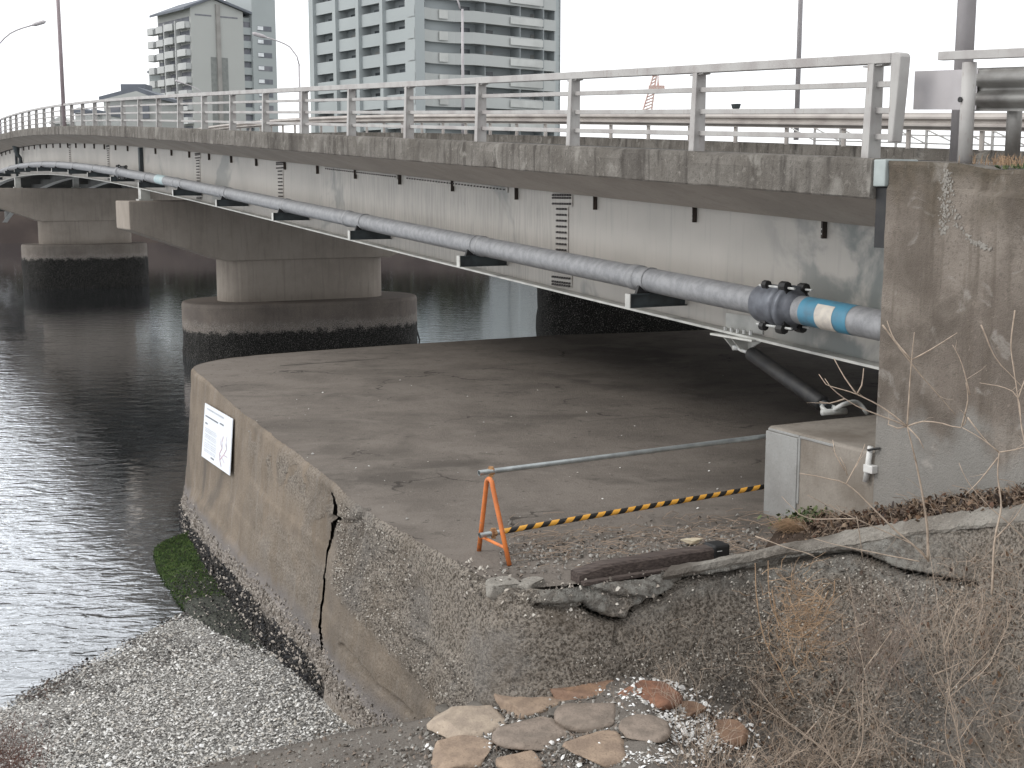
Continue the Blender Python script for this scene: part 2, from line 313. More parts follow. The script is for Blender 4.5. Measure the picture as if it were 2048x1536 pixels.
# water
m = Mat('river_water', .04); N = m.n; P = m.geo.outputs['Position']
out = N['Material Output']; N.remove(m.b)
b1 = N.new('ShaderNodeBump'); b1.inputs['Strength'].default_value = 1; b1.inputs['Distance'].default_value = 1
h = m.math('ADD', m.math('MULTIPLY', m.noise(1.7, 2, m.sc((.8, 1.5, 1), P), dist=.6), .036), m.math('MULTIPLY', m.noise(5.0, 3, m.sc((.8, 1.6, 1), P), dist=.5), .014))
h = m.math('MULTIPLY', h, m.math('MULTIPLY', m.rng(m.sepy(P), 34, 110, 1, .15, False), m.rng(m.math('ADD', m.math('ADD', m.sepx(P), m.math('MULTIPLY', m.noise(.35, 3, P), 3.0)), m.math('MULTIPLY', m.sepy(P), .42)), 0.0, 5.0, 1.5, .28)))
m.L(h, b1.inputs['Height'])
fr = N.new('ShaderNodeFresnel'); fr.inputs[0].default_value = 1.85; m.L(b1.outputs[0], fr.inputs['Normal'])
gl = N.new('ShaderNodeBsdfGlossy'); gl.inputs['Roughness'].default_value = .05; gl.inputs['Color'].default_value = (.93, .96, 1, 1); m.L(b1.outputs[0], gl.inputs['Normal'])
df = N.new('ShaderNodeBsdfDiffuse'); df.inputs['Color'].default_value = (.006, .008, .007, 1)
tr = N.new('ShaderNodeBsdfTransparent'); tr.inputs['Color'].default_value = (.55, .60, .55, 1)
m1 = N.new('ShaderNodeMixShader'); m1.inputs[0].default_value = .8; m.L(df.outputs[0], m1.inputs[1]); m.L(tr.outputs[0], m1.inputs[2])
m2 = N.new('ShaderNodeMixShader'); m.L(m.rng(fr.outputs[0], .05, .38, .02, 1.0, False), m2.inputs[0]); m.L(m1.outputs[0], m2.inputs[1]); m.L(gl.outputs[0], m2.inputs[2]); m.L(m2.outputs[0], out.inputs[0])
M['water'] = m.m
# striped pole
m = Mat('striped_tube', .4); sx = m.n.new('ShaderNodeSeparateXYZ'); m.L(m.co, sx.inputs[0])
ang = m.math('DIVIDE', m.math('ARCTAN2', sx.outputs[2], sx.outputs[1]), 6.28318)
ph = m.math('FRACT', m.math('ADD', m.math('DIVIDE', sx.outputs[0], .17), ang), None)
x = m.mix(m.math('GREATER_THAN', ph, .5), (.02, .019, .018), (.66, .33, .05)); x = m.mix(m.rng(m.noise(30, 4), .62, .7, 0, .5), x, (.35, .3, .25)); m.col(x); M['stripe'] = m.m
# facades
M['bwall'] = plain('facade_b', (.36, .39, .392), (.33, .358, .36), .08, .85)
M['bwall2'] = plain('facade_b_warm', (.42, .435, .425), (.385, .40, .39), .08, .85)
M['bshade'] = plain('facade_b_recess', (.30, .325, .33), (.27, .295, .30), .1, .85)
M['bpanel'] = plain('pale_panel', (.52, .53, .51), None, .2, .7)
M['glass'] = plain('window_glass', (.07, .08, .09), (.05, .055, .06), .3, .25, spec=.5)
M['curtain'] = plain('curtained_window', (.30, .30, .28), (.2, .2, .2), .6, .5)
M['glass2'] = plain('pale_window', (.14, .155, .165), (.09, .1, .11), .5, .25)
M['awall'] = plain('facade_a', (.42, .43, .415), (.39, .40, .385), .06, .85)
M['abalc'] = plain('balcony_a', (.47, .48, .475), (.42, .43, .43), .3, .8)
M['adark'] = plain('recess_a', (.13, .14, .16), (.2, .2, .22), .5, .8)
M['aroof'] = plain('roof_a', (.14, .155, .18), (.11, .12, .14), .3, .7)
M['apatch'] = plain('stained_panel', (.235, .245, .235), (.19, .20, .195), 1.3, .85)
M['poleg'] = plain('grey_pole', (.42, .40, .405), (.35, .33, .335), 2, .5, .1)
M['polebrown'] = plain('brown_pole', (.30, .25, .26), (.26, .215, .22), 2, .5)
M['redmast'] = plain('red_mast', (.45, .25, .22), (.6, .55, .5), 3, .6)
M['seawall'] = plain('sea_wall_brown', (.075, .058, .05), (.05, .038, .034), .3, .9)

# ------------------------------------------------------------------ the setting: water, river bed, beach, apron, far land
mb = MB(); mb.add([(-900, -60, WATER), (900, -60, WATER), (900, 148, WATER), (-900, 148, WATER)], [(0, 1, 2, 3)]); mb.build('water', M['water'], kind='structure')
mb = MB(); mb.add([(-900, -60, -8), (900, -60, -8), (900, 150, -8), (-900, 150, -8)], [(0, 1, 2, 3)]); mb.build('river_bed', M['bed'], kind='structure')
mb = MB(); mb.add([(-4000, 147, -2.5), (4000, 147, -2.5), (4000, 6000, -2.5), (-4000, 6000, -2.5)], [(0, 1, 2, 3)]); mb.build('ground', M['farland'], kind='structure')
def beach(x, y): return np.maximum(-6+.1267*(x+4.67)-.05*(y-17.4), -8.2)
def apron(x, y):
    a = -5.51+.2315*(x+3.09)-.3947*(y-11.6); b = -4.1+.2*(np.minimum(x, .95)+.1)-.42*np.clip(x-1.0, 0, 3.2)+.5*np.clip(x-4.6, 0, 3)+0*y; k = .12
    h = np.clip(.5+.5*(b-a)/k, 0, 1); return b*(1-h)+a*h-k*h*(1-h)
def hf(name, fn, x0, x1, y0, y1, st, amp, mat, o=0):
    X, Y = np.meshgrid(np.arange(x0, x1, st), np.arange(y0, y1, st), indexing='ij'); Pn = np.stack([X.ravel(), Y.ravel(), 0*X.ravel()], 1)
    Z = fn(X, Y)+(amp*fbm(Pn, 1.3, 3, o)+amp*.5*fbm(Pn, 9, 3, o)).reshape(X.shape)
    mb = MB(); mb.grid(np.stack([X, Y, Z], 2)); return mb.build(name, mat, smooth=True, kind='structure')
hf('beach', beach, -20, 3, 6, 24, .07, .035, M['beach'])
hf('apron', apron, -7, 9, 0.5, 13, .06, .03, M['apron'], 3)

def chips(name, mat, pts, size, tilt=.6, flat=.35, parent=None, smooth=False, up=None, **tags):
    """many little flakes, each a low five-sided cap"""
    n = len(pts); pts = np.asarray(pts, float); sz = size[0]+(size[1]-size[0])*RNG.random(n)**1.8
    a = RNG.random(n)*6.283; tx = (RNG.random(n)-.5)*2*tilt; ty = (RNG.random(n)-.5)*2*tilt
    k = 5; V = np.zeros((n, k+1, 3)); el = .5+.6*RNG.random(n)
    for j in range(k):
        th = 6.283*j/k; rr = sz*(.7+.5*RNG.random(n)); lx = rr*math.cos(th); ly = rr*math.sin(th)*el
        V[:, j, 0] = lx*np.cos(a)-ly*np.sin(a); V[:, j, 1] = lx*np.sin(a)+ly*np.cos(a)
    V[:, k, 2] = sz*flat*(.6+RNG.random(n))
    V[:, :, 2] += V[:, :, 0]*tx[:, None]+V[:, :, 1]*ty[:, None]
    if up is not None:        # lay the flakes on a wall: up = (n,3) normals
        U = np.asarray(up, float); T = np.cross(U, (0, 0, 1.0)); T /= np.linalg.norm(T, axis=1)[:, None]; B = np.cross(U, T)
        V = V[:, :, :1]*T[:, None, :]+V[:, :, 1:2]*B[:, None, :]+V[:, :, 2:]*U[:, None, :]
    V += pts[:, None, :]
    f = [(i*(k+1)+j, i*(k+1)+(j+1) % k, i*(k+1)+k) for i in range(n) for j in range(k)]
    mb = MB(); mb.add(V.reshape(-1, 3), f); return mb.build(name, mat, parent, smooth=smooth, **tags)
# shell gravel over the beach
n = 95000; X = RNG.uniform(-7.5, -.6, n); Y = RNG.uniform(9.2, 18.6, n); Zb = beach(X, Y); k = (Zb > WATER-.42+.25*RNG.random(n)) & (Zb > apron(X, Y)-.03)
X, Y, Zb = X[k], Y[k], Zb[k]
chips('shell_gravel', M['shells'], np.stack([X, Y, Zb+.012], 1), (.007, .024), kind='stuff', label='grey and white broken shells and pebbles covering the small beach')
kw = (Z_ := beach(X, Y)) < WATER+.16; sel = RNG.random(len(X)) < np.where(kw, .35, .05)*(vn(np.stack([X, Y, 0*X], 1), 2.1, 2) > .42)
chips('wet_pebbles', M['wet'], np.stack([X[sel], Y[sel], Z_[sel]+.016], 1), (.008, .03), kind='stuff', label='dark wet pebbles among the shells near the water')
sel = RNG.random(len(X)) < .012
chips('large_shells', M['whiteshells'], np.stack([X[sel], Y[sel], Z_[sel]+.02], 1), (.016, .034), kind='stuff', label='larger pale shells lying on the shell gravel')
# line of dark weed at the water's edge
n = 520; s = RNG.random(n); px = np.interp(s, [0, .3, .5, .7, 1], [60, 130, 190, 260, 380]); py = np.interp(s, [0, .3, .5, .7, 1], [1405, 1355, 1300, 1270, 1225]); k = vn(np.stack([s*14, s*0, s*0], 1)) > .38
pts = []
for a, b in zip(px[k], py[k]):
    a += RNG.normal(0, 14); b += RNG.normal(0, 9); r = ray(a, b); lam = 1.0
    for _ in range(6): lam = (beach(r[0]*lam, r[1]*lam))/r[2]
    pts.append(r*lam+np.array([0, 0, .03]))
chips('drift_weed', M['weed'], pts, (.008, .026), kind='stuff', label='dark strands of drift weed along the water edge')

# ------------------------------------------------------------------ concrete quay
def cr(pts, step):
    pts = [np.array(p, float) for p in pts]; out = []
    Pp = [2*pts[0]-pts[1]]+pts+[2*pts[-1]-pts[-2]]
    for i in range(1, len(Pp)-2):
        a, b, c, d = Pp[i-1:i+3]; n = max(1, int(np.linalg.norm(c-b)/step(b)))
        for k in range(n):
            t = k/n; out.append(.5*((2*b)+(c-a)*t+(2*a-5*b+4*c-d)*t*t+(3*b-a-3*c+d)*t**3))
    out.append(pts[-1]); return np.array(out)
def zc(x, z): return x
front = [(1130, 1178, -3.2), (1326, 1147, -3.16), (1533, 1104, -3.05), (1700, 1078, -2.86), (1834, 1053, -2.64), (2048, 1030, -2.3), (2250, 1008, -2.0), (2500, 985, -1.7)]
rim = [(22, 37.2, QZ), (13, 33.2, QZ), (4.35, 29.33, QZ), (.63, 28.1, QZ), (-3.2, 26.05, QZ), (-5.0, 24.85, QZ), (-5.6, 24.2, QZ), (-5.86, 23.4, QZ), (-5.74, 22.7, QZ), (-5.11, 21.2, QZ), (-3.2, 16.5, QZ), (-2.06, 13.9, QZ), (-1.62, 12.8, QZ), (-1.0, 11.6, QZ), (-.52, 10.7, QZ), (-.22, 10.14, QZ), (.02, 9.95, QZ)]+[tuple(on_z(*q)) for q in front]+[tuple(bp(-4.3, .0, -1.5))]
path = cr(rim, lambda p: .4 if p[1] > 24.9 and p[0] > -5.3 else (.05 if p[1] > 17 else (.03 if p[1] > 11 else .022)))
tg = np.gradient(path[:, :2], axis=0); tg /= np.linalg.norm(tg, axis=1)[:, None]; nr = np.stack([tg[:, 1], -tg[:, 0]], 1)
for _ in range(12): nr[1:-1] = (nr[:-2]+2*nr[1:-1]+nr[2:])/4
nr /= np.linalg.norm(nr, axis=1)[:, None]
arc = np.concatenate([[0], np.cumsum(np.linalg.norm(np.diff(path, axis=0), axis=1))])
dep = np.concatenate([[-.0], np.linspace(.018, 3.1, 170)])
A, Dp = np.meshgrid(np.arange(len(path)), dep, indexing='ij')
isf = np.clip((path[:, 0]+.45)/.5, 0, 1)*(path[:, 1] < 12)           # 1 on the near (front) face
bat = np.interp(path[:, 1], [12, 14, 18, 21, 22.5], [.08, .09, .115, .13, .08])+.19*isf
base = np.zeros(A.shape+(3,)); base[..., 0] = path[A, 0]; base[..., 1] = path[A, 1]; base[..., 2] = path[A, 2]-Dp
base[..., :2] += nr[A]*(bat[A]*Dp)[..., None]
PF = base.reshape(-1, 3); gx, gy = prj(PF); gx = gx.reshape(A.shape); gy = gy.reshape(A.shape)
near = np.clip((path[A, 1] < 26)*1.0, 0, 1)
jn = np.array([(659, 985), (668, 1010), (668, 1040), (655, 1090), (650, 1150), (645, 1250), (650, 1300), (640, 1375)])
xj = np.interp(gy, jn[:, 1], jn[:, 0]); crust = np.clip((gx-xj)/60+.15, 0, 1)*(path[A, 1] < 24.5)
edgeband = np.clip(1-np.abs(gx-xj)/250, 0, 1)*(gx < xj); crust = np.maximum(crust, .5*edgeband*(fbm(PF, 1.1, 3, 4).reshape(A.shape) > 0))
for sl_, ic_, wd_b, am_ in ((.9, 430, 42, .85), (.95, 590, 50, .6), (1.0, 500, 22, .5)):
    crust = np.maximum(crust, am_*np.exp(-((gy-(gx*sl_+ic_))/wd_b)**2)*np.clip((gx-450)/90, 0, 1)*(path[A, 1] < 22)*(fbm(PF, 2.2, 4, 14).reshape(A.shape) > -.05))
low = np.clip((gy-(1150+(gx-655)*1.05))/25, 0, 1)*np.clip((960-gx)/90, 0, 1)*(path[A, 1] < 14.2)*(gx > xj); crust = crust*(1-.8*low)
d = .05*fbm(PF, .7, 3).reshape(A.shape)+.018*fbm(PF, 4, 4, 2).reshape(A.shape)+crust*(.03*fbm(PF, 7, 3, 5).reshape(A.shape)+.018*fbm(PF, 18, 2, 6).reshape(A.shape))
zz = base[..., 2]+.12*fbm(PF, .5, 2, 9).reshape(A.shape)
for zl, st in ((-3.95, .025), (-4.55, .02), (-5.02, .035)): d += st*(1-isf[A]*.6)/(1+np.exp((zz-zl)/.012))
g = seg_dist(gx, gy, jn.tolist()); wj = np.interp(gy, [985, 1040, 1080, 1370], [6, 20, 11, 6]); d -= .015*np.exp(-(g/wj)**6)*(path[A, 1] < 24)
c2 = [(1073, 1213), (1124, 1215), (1159, 1209), (1190, 1229), (1222, 1240), (1257, 1244), (1262, 1222), (1318, 1198), (1345, 1180), (1365, 1162), (1471, 1145), (1557, 1127), (1639, 1116), (1697, 1108), (1732, 1116), (1791, 1143), (1873, 1159), (1947, 1172)]
yc = np.interp(gx, [p[0] for p in c2], [p[1] for p in c2]); up = (gy < yc)*np.clip((gx-1055)/50, 0, 1)*np.clip((1965-gx)/190, 0, 1)
d += up*.035*(1+.5*fbm(PF, 9, 3, 3).reshape(A.shape)); d -= .10*np.exp(-(seg_dist(gx, gy, c2)/6.5)**4)*(path[A, 1] < 14)
for c3 in ([(800, 1268), (850, 1290), (890, 1326), (937, 1393)], [(403, 940), (401, 1000), (392, 1040)], [(690, 1290), (760, 1370), (830, 1425)], [(660, 1035), (700, 1045), (720, 1040), (728, 1010)], [(930, 1150), (975, 1175), (1000, 1150)], [(1240, 1243), (1228, 1290)], [(1150, 1160), (1190, 1185), (1240, 1192), (1300, 1200)]):
    d -= .05*np.exp(-(seg_dist(gx, gy, c3)/4.5)**4)*(path[A, 1] < 24)
d -= .06*np.exp(-((Dp)/.035)**2)*(.6+.8*np.abs(fbm(PF, 2.5, 3, 8).reshape(A.shape)))     # worn arris
msk = np.clip((np.maximum(np.abs(gx-434)/55, np.abs(gy-880)/95)-1)*3, 0, 1); d *= np.where(path[A, 1] < 24, msk, 1)
base[..., :2] += nr[A]*d[..., None]
tw = (path[A, 1] < 11.7)*(Dp < .12)*(isf[A] > .2)
base[..., 2] += tw*.035*fbm(PF, 6, 3, 12).reshape(A.shape)
quay = thing('concrete_quay', (2, 18, WATER), label='old brown concrete quay with pebbly crusted wall under the bridge', category='quay')
ck = (g < wj*.33)*(path[A, 1] < 24)+(seg_dist(gx, gy, c2) < 4.6+1.6*fbm(PF, 9, 2, 21).reshape(A.shape))*(path[A, 1] < 14)
ck = ck[::-1] > 0; na, nb_ = ck.shape; fa, fb = np.meshgrid(np.arange(na-1), np.arange(nb_-1), indexing='ij'); kf = ~((ck[fa, fb].astype(int)+ck[fa+1, fb]+ck[fa, fb+1]+ck[fa+1, fb+1]) >= 3).ravel(); qd = (fa*nb_+fb).ravel()
mb = MB(); mb.add(base[::-1], np.stack([qd, qd+nb_, qd+nb_+1, qd+1], 1)[kf]); qw = mb.build('retaining_wall', M['quaywall'], quay, smooth=True)
pale = np.clip(np.maximum(up*1.0, np.exp(-((gx-1640)/330)**2)*np.exp(-((gy-yc-22)/16)**2)*(gx > 1250)), 0, 1)*(path[A, 1] < 12)
for nm, arr in (('pale', pale[::-1]), ('crust', crust[::-1]), ('mussel', ((path[A, 1] > 13.2)*1.0)[::-1])):
    a = qw.data.attributes.new(nm, 'FLOAT', 'POINT'); a.data.foreach_set('value', arr.reshape(-1).astype(np.float32))
# top slab
nf = int(np.argmin(np.hypot(path[:, 0]-.02, path[:, 1]-9.95)))
inner = base[:nf+1, 0].copy(); topz = QZ-.004
poly = [(p[0], p[1], topz) for p in inner]
cb = [on_z(q[0], q[1], q[2]) for q in front]
poly += [(p[0]-.05, p[1]+.1, topz) for p in cb[:3]]+[(4.6, 11.5, topz), (16, 16, topz), (30, 24, topz)]
mb = MB(); mb.add(poly, [tuple(range(len(poly)-1, -1, -1))]); tp = mb.build('top_slab', M['top'], quay)
import bmesh
bm = bmesh.new(); bm.from_mesh(tp.data); bmesh.ops.triangulate(bm, faces=bm.faces[:]); bmesh.ops.recalc_face_normals(bm, faces=bm.faces[:])
for f in bm.faces:
    if f.normal.z < 0: f.normal_flip()
bm.to_mesh(tp.data); bm.free()
# joints in the slab
M['joint'] = plain('dark_joint', (.03, .026, .022), None, 5, .9)
for pl, wd in (([(1348, 899), (1530, 873)], .018), ([(560, 731), (640, 726), (775, 716)], .03), ([(1180, 842), (1340, 829)], .01)):
    mb = MB()
    for a, b in zip(pl[:-1], pl[1:]):
        A0, B0 = on_z(*a, QZ), on_z(*b, QZ); u = nrm(B0-A0); s_ = np.array([-u[1], u[0], 0])*wd/2
        mb.add([A0-s_, B0-s_, B0+s_, A0+s_], [(0, 1, 2, 3)])
    mb.build('joint', M['joint'], quay)
# coping (rises to the right)
bc = [(1240, 1140, -3.19), (1350, 1130, -3.15), (1461, 1113, -3.1), (1580, 1086, -2.98), (1717, 1058, -2.82), (1873, 1031, -2.55), (2048, 1008, -2.28), (2250, 988, -1.98), (2500, 965, -1.66)]
fcr = cr([on_z(q[0], q[1]+3, q[2]) for q in front[1:]], lambda p: .05); bcr = cr([on_z(*q) for q in bc[1:]], lambda p: .05)
n = min(len(fcr), len(bcr)); fi = np.linspace(0, len(fcr)-1, n).astype(int); bi = np.linspace(0, len(bcr)-1, n).astype(int); fcr, bcr = fcr[fi], bcr[bi]
G = np.stack([fcr-[0, -.02, .062], fcr-[0, 0, .03], fcr+(bcr-fcr)*.12+[0, 0, .012], fcr*.66+bcr*.34+[0, 0, .02], fcr*.33+bcr*.67+[0, 0, .02], bcr+[0, 0, .006], bcr-[0, 0, .3]], 1)
q = fbm(G.reshape(-1, 3), 6, 4, 3).reshape(G.shape[:2]); q2_ = fbm(G.reshape(-1, 3), 22, 3, 6).reshape(G.shape[:2]); G[..., 2] += .03*q+.012*q2_; G[:, :3, 1] -= .03*q[:, :3]-.012*q2_[:, :3]
mb = MB(); mb.grid(G); mb.build('coping', M['copingc'], quay, smooth=False)
# bits fixed to the wall: mussels and barnacles
def wall_pts(i, dpt):
    j = np.clip(np.searchsorted(dep, dpt), 0, len(dep)-1); return base[i, j]
ii = np.where((path[:, 1] > 13.3) & (path[:, 1] < 24.5))[0]
i = RNG.choice(ii, 9000); zt = RNG.uniform(-6.0, -5.22, 9000)-np.clip(path[i, 1]-15, 0, 8)*.0625; pp = wall_pts(i, QZ-zt); k = vn(pp, 3) > .25
chips('mussels', M['mussels'], pp[k]+np.c_[nr[i[k]]*.01, 0*zt[k]], (.012, .035), .8, .8, up=np.c_[nr[i[k]], .1+0*zt[k]], kind='stuff', label='black mussels and white barnacles crusting the foot of the quay wall')
i = RNG.choice(np.where((path[:, 1] > 11) & (path[:, 1] < 24))[0], 3000); zt = -5.1+RNG.normal(0, .08, 3000)-np.clip(path[i, 1]-15, 0, 8)*.0625; pp = wall_pts(i, QZ-zt)
chips('barnacles', M['barn'], pp+np.c_[nr[i]*.006, 0*zt], (.008, .028), .8, .8, up=np.c_[nr[i], .1+0*zt], kind='stuff', label='band of pale barnacles along the quay wall above the mussels')
# pebbly crust nodules on the near part of the wall
i = RNG.choice(np.where((path[:, 1] < 13.6) & (path[:, 0] < 3.6))[0], 46000); dd_ = RNG.uniform(.06, 2.6, 46000); j = np.clip(np.searchsorted(dep, dd_), 0, 170); k = (crust[i, j] > .45) & (gy[i, j] > np.where(gx[i, j] > 1060, yc[i, j]+5, 0)) & (vn(base[i, j], 1.4, 3) > .33) & (seg_dist(gx[i, j], gy[i, j], jn.tolist()) > 12)
i, j = i[k], j[k]
chips('wall_crust', M['crustbits'], base[i, j]+np.c_[nr[i]*.002, 0*i]+RNG.normal(0, .014, (len(i), 3))*np.c_[np.abs(tg[i]), np.ones(len(i))], (.004, .014), .9, 1.0, up=np.c_[nr[i], .15+0*dd_[k]], kind='stuff', label='pebbly crust roughening the near quay wall')

# notice fixed to the wall
def on_wall(x, y, off=.02):
    a, b = np.array([-5.74, 22.7]), np.array([-3.2, 16.5]); u = nrm(b-a); nn = np.array([u[1], -u[0]]); c0 = float(nn@a); r = ray(x, y); lam = c0/(r[:2]@nn)
    for _ in range(8): lam = (c0+off+.15*(QZ-r[2]*lam)+.015)/(r[:2]@nn)
    return r*lam, np.array([nn[0], nn[1], 0])
Q = [on_wall(*p, off=.02)[0] for p in ((410, 806), (465, 838), (459, 951), (403, 912))]; nn = on_wall(410, 806)[1]
nt_ = thing('notice_board', Q[3], label='white printed notice fixed to the quay wall beside the water', category='notice')
mb = MB(); mb.prism(Q, -nn*.012); mb.build('panel', M['plaque'], nt_)
def nq(u, v, o=.004): return (Q[0]*(1-u)+Q[1]*u)*(1-v)+(Q[3]*(1-u)+Q[2]*u)*v+nn*o
def bars(lst, name, mat):
    mb = MB()
    for u0, u1, v, h in lst: mb.add([nq(u0, v), nq(u1, v), nq(u1, v+h), nq(u0, v+h)], [(0, 1, 2, 3)])
    mb.build(name, mat, nt_)
ln = []
for v in (.43, .46, .49, .54, .57, .60, .65, .70, .735, .77, .82, .85):
    u = .08
    while u < .5:
        wd = random.uniform(.02, .07); ln.append((u, min(u+wd, .52), v, .012)); u += wd+.012
ln += [(.1+.035*k, .125+.035*k, .06, .03) for k in range(18)]
bars(ln, 'small_print', M['ink2'])
bars([(.06+.03*k, .083+.03*k, .205, .028) for k in range(16)]+[(.07+.03*k, .09+.03*k, .335, .03) for k in range(3)]+[(.6+.035*k, .625+.035*k, .19, .03) for k in range(4)]+[(.35+.03*k, .372+.03*k, .9, .03) for k in range(4)], 'headline', M['ink'])
mb = MB()
for pl, r_ in (([(.72, .95), (.66, .85), (.64, .75), (.72, .62), (.70, .52), (.74, .40)], .02), ([(.66, .85), (.78, .72), (.86, .6), (.83, .5)], .014), ([(.72, .62), (.66, .56), (.66, .45)], .01), ([(.78, .72), (.9, .72)], .008), ([(.86, .6), (.84, .45), (.86, .36)], .012), ([(.64, .75), (.74, .8), (.82, .85)], .008)):
    for a, b in zip(pl[:-1], pl[1:]):
        A0, B0 = nq(*a, .003), nq(*b, .003); u = nrm(B0-A0); s_ = np.cross(u, nn)*r_*.8; mb.add([A0-s_, B0-s_, B0+s_, A0+s_], [(0, 1, 2, 3)])
mb.build('drawing', M['pink'], nt_)

# mossy ledge at the foot of the wall
ed = [on_z(*p, -5.93) for p in ((312, 1098), (320, 1130), (345, 1172), (390, 1232), (450, 1290), (540, 1345))]
inn = [np.array([path[k, 0], path[k, 1], 0])+np.r_[nr[k]*bat[k]*2.5, 0] for k in [int(np.argmin(np.abs(path[:, 1]-yy)+100*(path[:, 0] > 0))) for yy in (21.6, 20.6, 19.3, 17.6, 15.9, 14.2)]]
ec, ic = cr(ed, lambda p: .05), cr(inn, lambda p: .05); n = min(len(ec), len(ic)); ec = ec[np.linspace(0, len(ec)-1, n).astype(int)]; ic = ic[np.linspace(0, len(ic)-1, n).astype(int)]
rows = []
for s, z in ((-.12, -6.4), (-.04, -6.05), (0, -5.95), (.06, -5.9), (.25, -5.87), (.5, -5.86), (.75, -5.85), (1, -5.83)):
    r_ = ec+(ic-ec)*s; r_[:, 2] = z; rows.append(r_)
G = np.stack(rows, 1); endr = G[0].mean(0); q = fbm(G.reshape(-1, 3), 3, 4, 6).reshape(G.shape[:2]); G[..., 2] += .05*q; G[..., 0] += .04*q
dn = np.linspace(0, 1, n); G[..., 2] += (np.clip(dn-.45, 0, 1)*.35)[:, None]
cap = G[0].copy(); cap[:, 2] = -6.4; cap[:, 1] += .25; G = np.concatenate([cap[None], G], 0)
mb = MB(); mb.grid(G[:, ::-1]); mb.build('mossy_ledge', M['moss'], smooth=True, label='green mossy ledge at the foot of the quay wall in the water', category='ledge')
NA = 12000; k = np.minimum((RNG.random(NA)**1.5*n*.5).astype(int), n-2); s = RNG.random(NA)*6; s_i = s.astype(int)+1; fr_ = (s-s.astype(int))[:, None]; pp = G[k+1, s_i]*(1-fr_)+G[k+1, np.minimum(s_i+1, 8)]*fr_+RNG.normal(0, .02, (NA, 3))*[1, 1, .3]
chips('green_algae', island('algae_bits', [(.03, .06, .012), (.05, .09, .02), (.02, .04, .01), (.075, .11, .03), (.03, .03, .02)], .9), pp+[0, 0, .012], (.004, .014), 1.2, .9, kind='stuff', label='bright green algae on the ledge')

k = RNG.integers(int(n*.3), n-2, 1500); s = RNG.random(1500)**.6*5; s_i = s.astype(int)+2; pp = G[k+1, np.minimum(s_i, 8)]+RNG.normal(0, .035, (1500, 3))*[1, 1, .2]+[0, 0, .012]
chips('ledge_shells', M['mussels'], pp, (.006, .022), .8, .6, kind='stuff', label='dark mussels and shell bits scattered on the wet ledge')
# ------------------------------------------------------------------ bridge
bridge = thing('road_bridge', bp(0, 6.4, QZ), label='long cambered road bridge on steel girders with stained concrete edge', category='bridge')
ts = np.concatenate([np.arange(-.05, 24, .08), np.arange(24, 60, .3), np.arange(60, 118, 1.0)])
sec = [(0.03, 0), (.008, -.012), (0, -.05), (0, -.12), (0, -.2), (0, -.28), (0, -.335), (.012, -.35), (.05, -.352), (.06, -.34), (.1, -.352), (1.12, -.69), (11.7, -.69), (12.75, -.35), (12.8, -.34), (12.8, 0), (12.42, 0), (12.4, -.26), (.44, -.26), (.42, -.005), (.36, 0), (.15, 0)]
rings = np.array([[bp(t, w_, cz(t)+z_) for w_, z_ in sec] for t in ts]); Pn = rings.reshape(-1, 3)
q = fbm(Pn, 6, 3, 1).reshape(rings.shape[:2]); q2 = vn(Pn*[1, 1, .3], 2.2, 5).reshape(rings.shape[:2])
rings[:, 1:7, :2] += (.014*q[:, 1:7])[..., None]*NV
chip = np.clip(q2-.66, 0, 1)*.16; rings[:, 0:3, :2] += chip[:, 0:3, None]*NV; rings[:, 0:2, 2] -= chip[:, 0:2]*.6; rings[:, 6:9, 2] += chip[:, 6:9]*.25
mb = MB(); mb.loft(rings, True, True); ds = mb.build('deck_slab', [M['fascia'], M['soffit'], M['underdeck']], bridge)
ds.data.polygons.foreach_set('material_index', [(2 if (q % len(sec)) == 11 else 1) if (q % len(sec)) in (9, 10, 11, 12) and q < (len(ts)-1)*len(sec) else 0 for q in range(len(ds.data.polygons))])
mb = MB(); tr_ = np.arange(-14, 118, 1.0); mb.grid(np.array([[bp(t, .45, cz(t)-.255), bp(t, 12.39, cz(t)-.255)] for t in tr_])); mb.build('road', M['road'], smooth=True, kind='structure')
def girder(w0):
    tt = np.arange(-.6, 118, .6)
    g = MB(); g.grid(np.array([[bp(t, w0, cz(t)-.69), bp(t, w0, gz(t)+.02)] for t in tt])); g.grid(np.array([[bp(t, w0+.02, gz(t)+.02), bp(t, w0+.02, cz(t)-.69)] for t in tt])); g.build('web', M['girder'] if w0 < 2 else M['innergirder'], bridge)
    g = MB(); g.loft(np.array([[bp(t, w0-.19, gz(t)), bp(t, w0+.21, gz(t)), bp(t, w0+.21, gz(t)+.028), bp(t, w0-.19, gz(t)+.028)] for t in tt])); g.build('bottom_flange', M['girder_edge'], bridge)
for w0 in (1.35, 4.75, 8.1, 11.45): girder(w0)
for t in np.arange(5, 116, 5.4):
    for a, b in ((1.4, 4.72), (4.8, 8.07), (8.15, 11.42)):
        mb = MB(); mb.bb(t, t+.06, a, b, gz(t)+.35, gz(t)+1.2); mb.build('cross_beam', M['innergirder'], bridge)
def wz(t): return cz(t)-.70
# clips along the top of the web
for k in range(36):
    t = 2.07+2.377*k
    if k in (15,): continue
    c = MB(); c.bb(t-.036, t+.036, 1.325, 1.347, wz(t)-.19, wz(t)+.02); c.bb(t-.036, t-.026, 1.285, 1.325, wz(t)-.19, wz(t)+.02)
    o = c.build('clip', M['brown_steel'], bridge)
    if k < 14:
        c = MB()
        for dz in (.09, .14): c.tube([bp(t+.008, 1.325, wz(t)-dz), bp(t+.008, 1.312, wz(t)-dz)], .011, 6)
        c.build('clip_bolt', M['paint'], o)
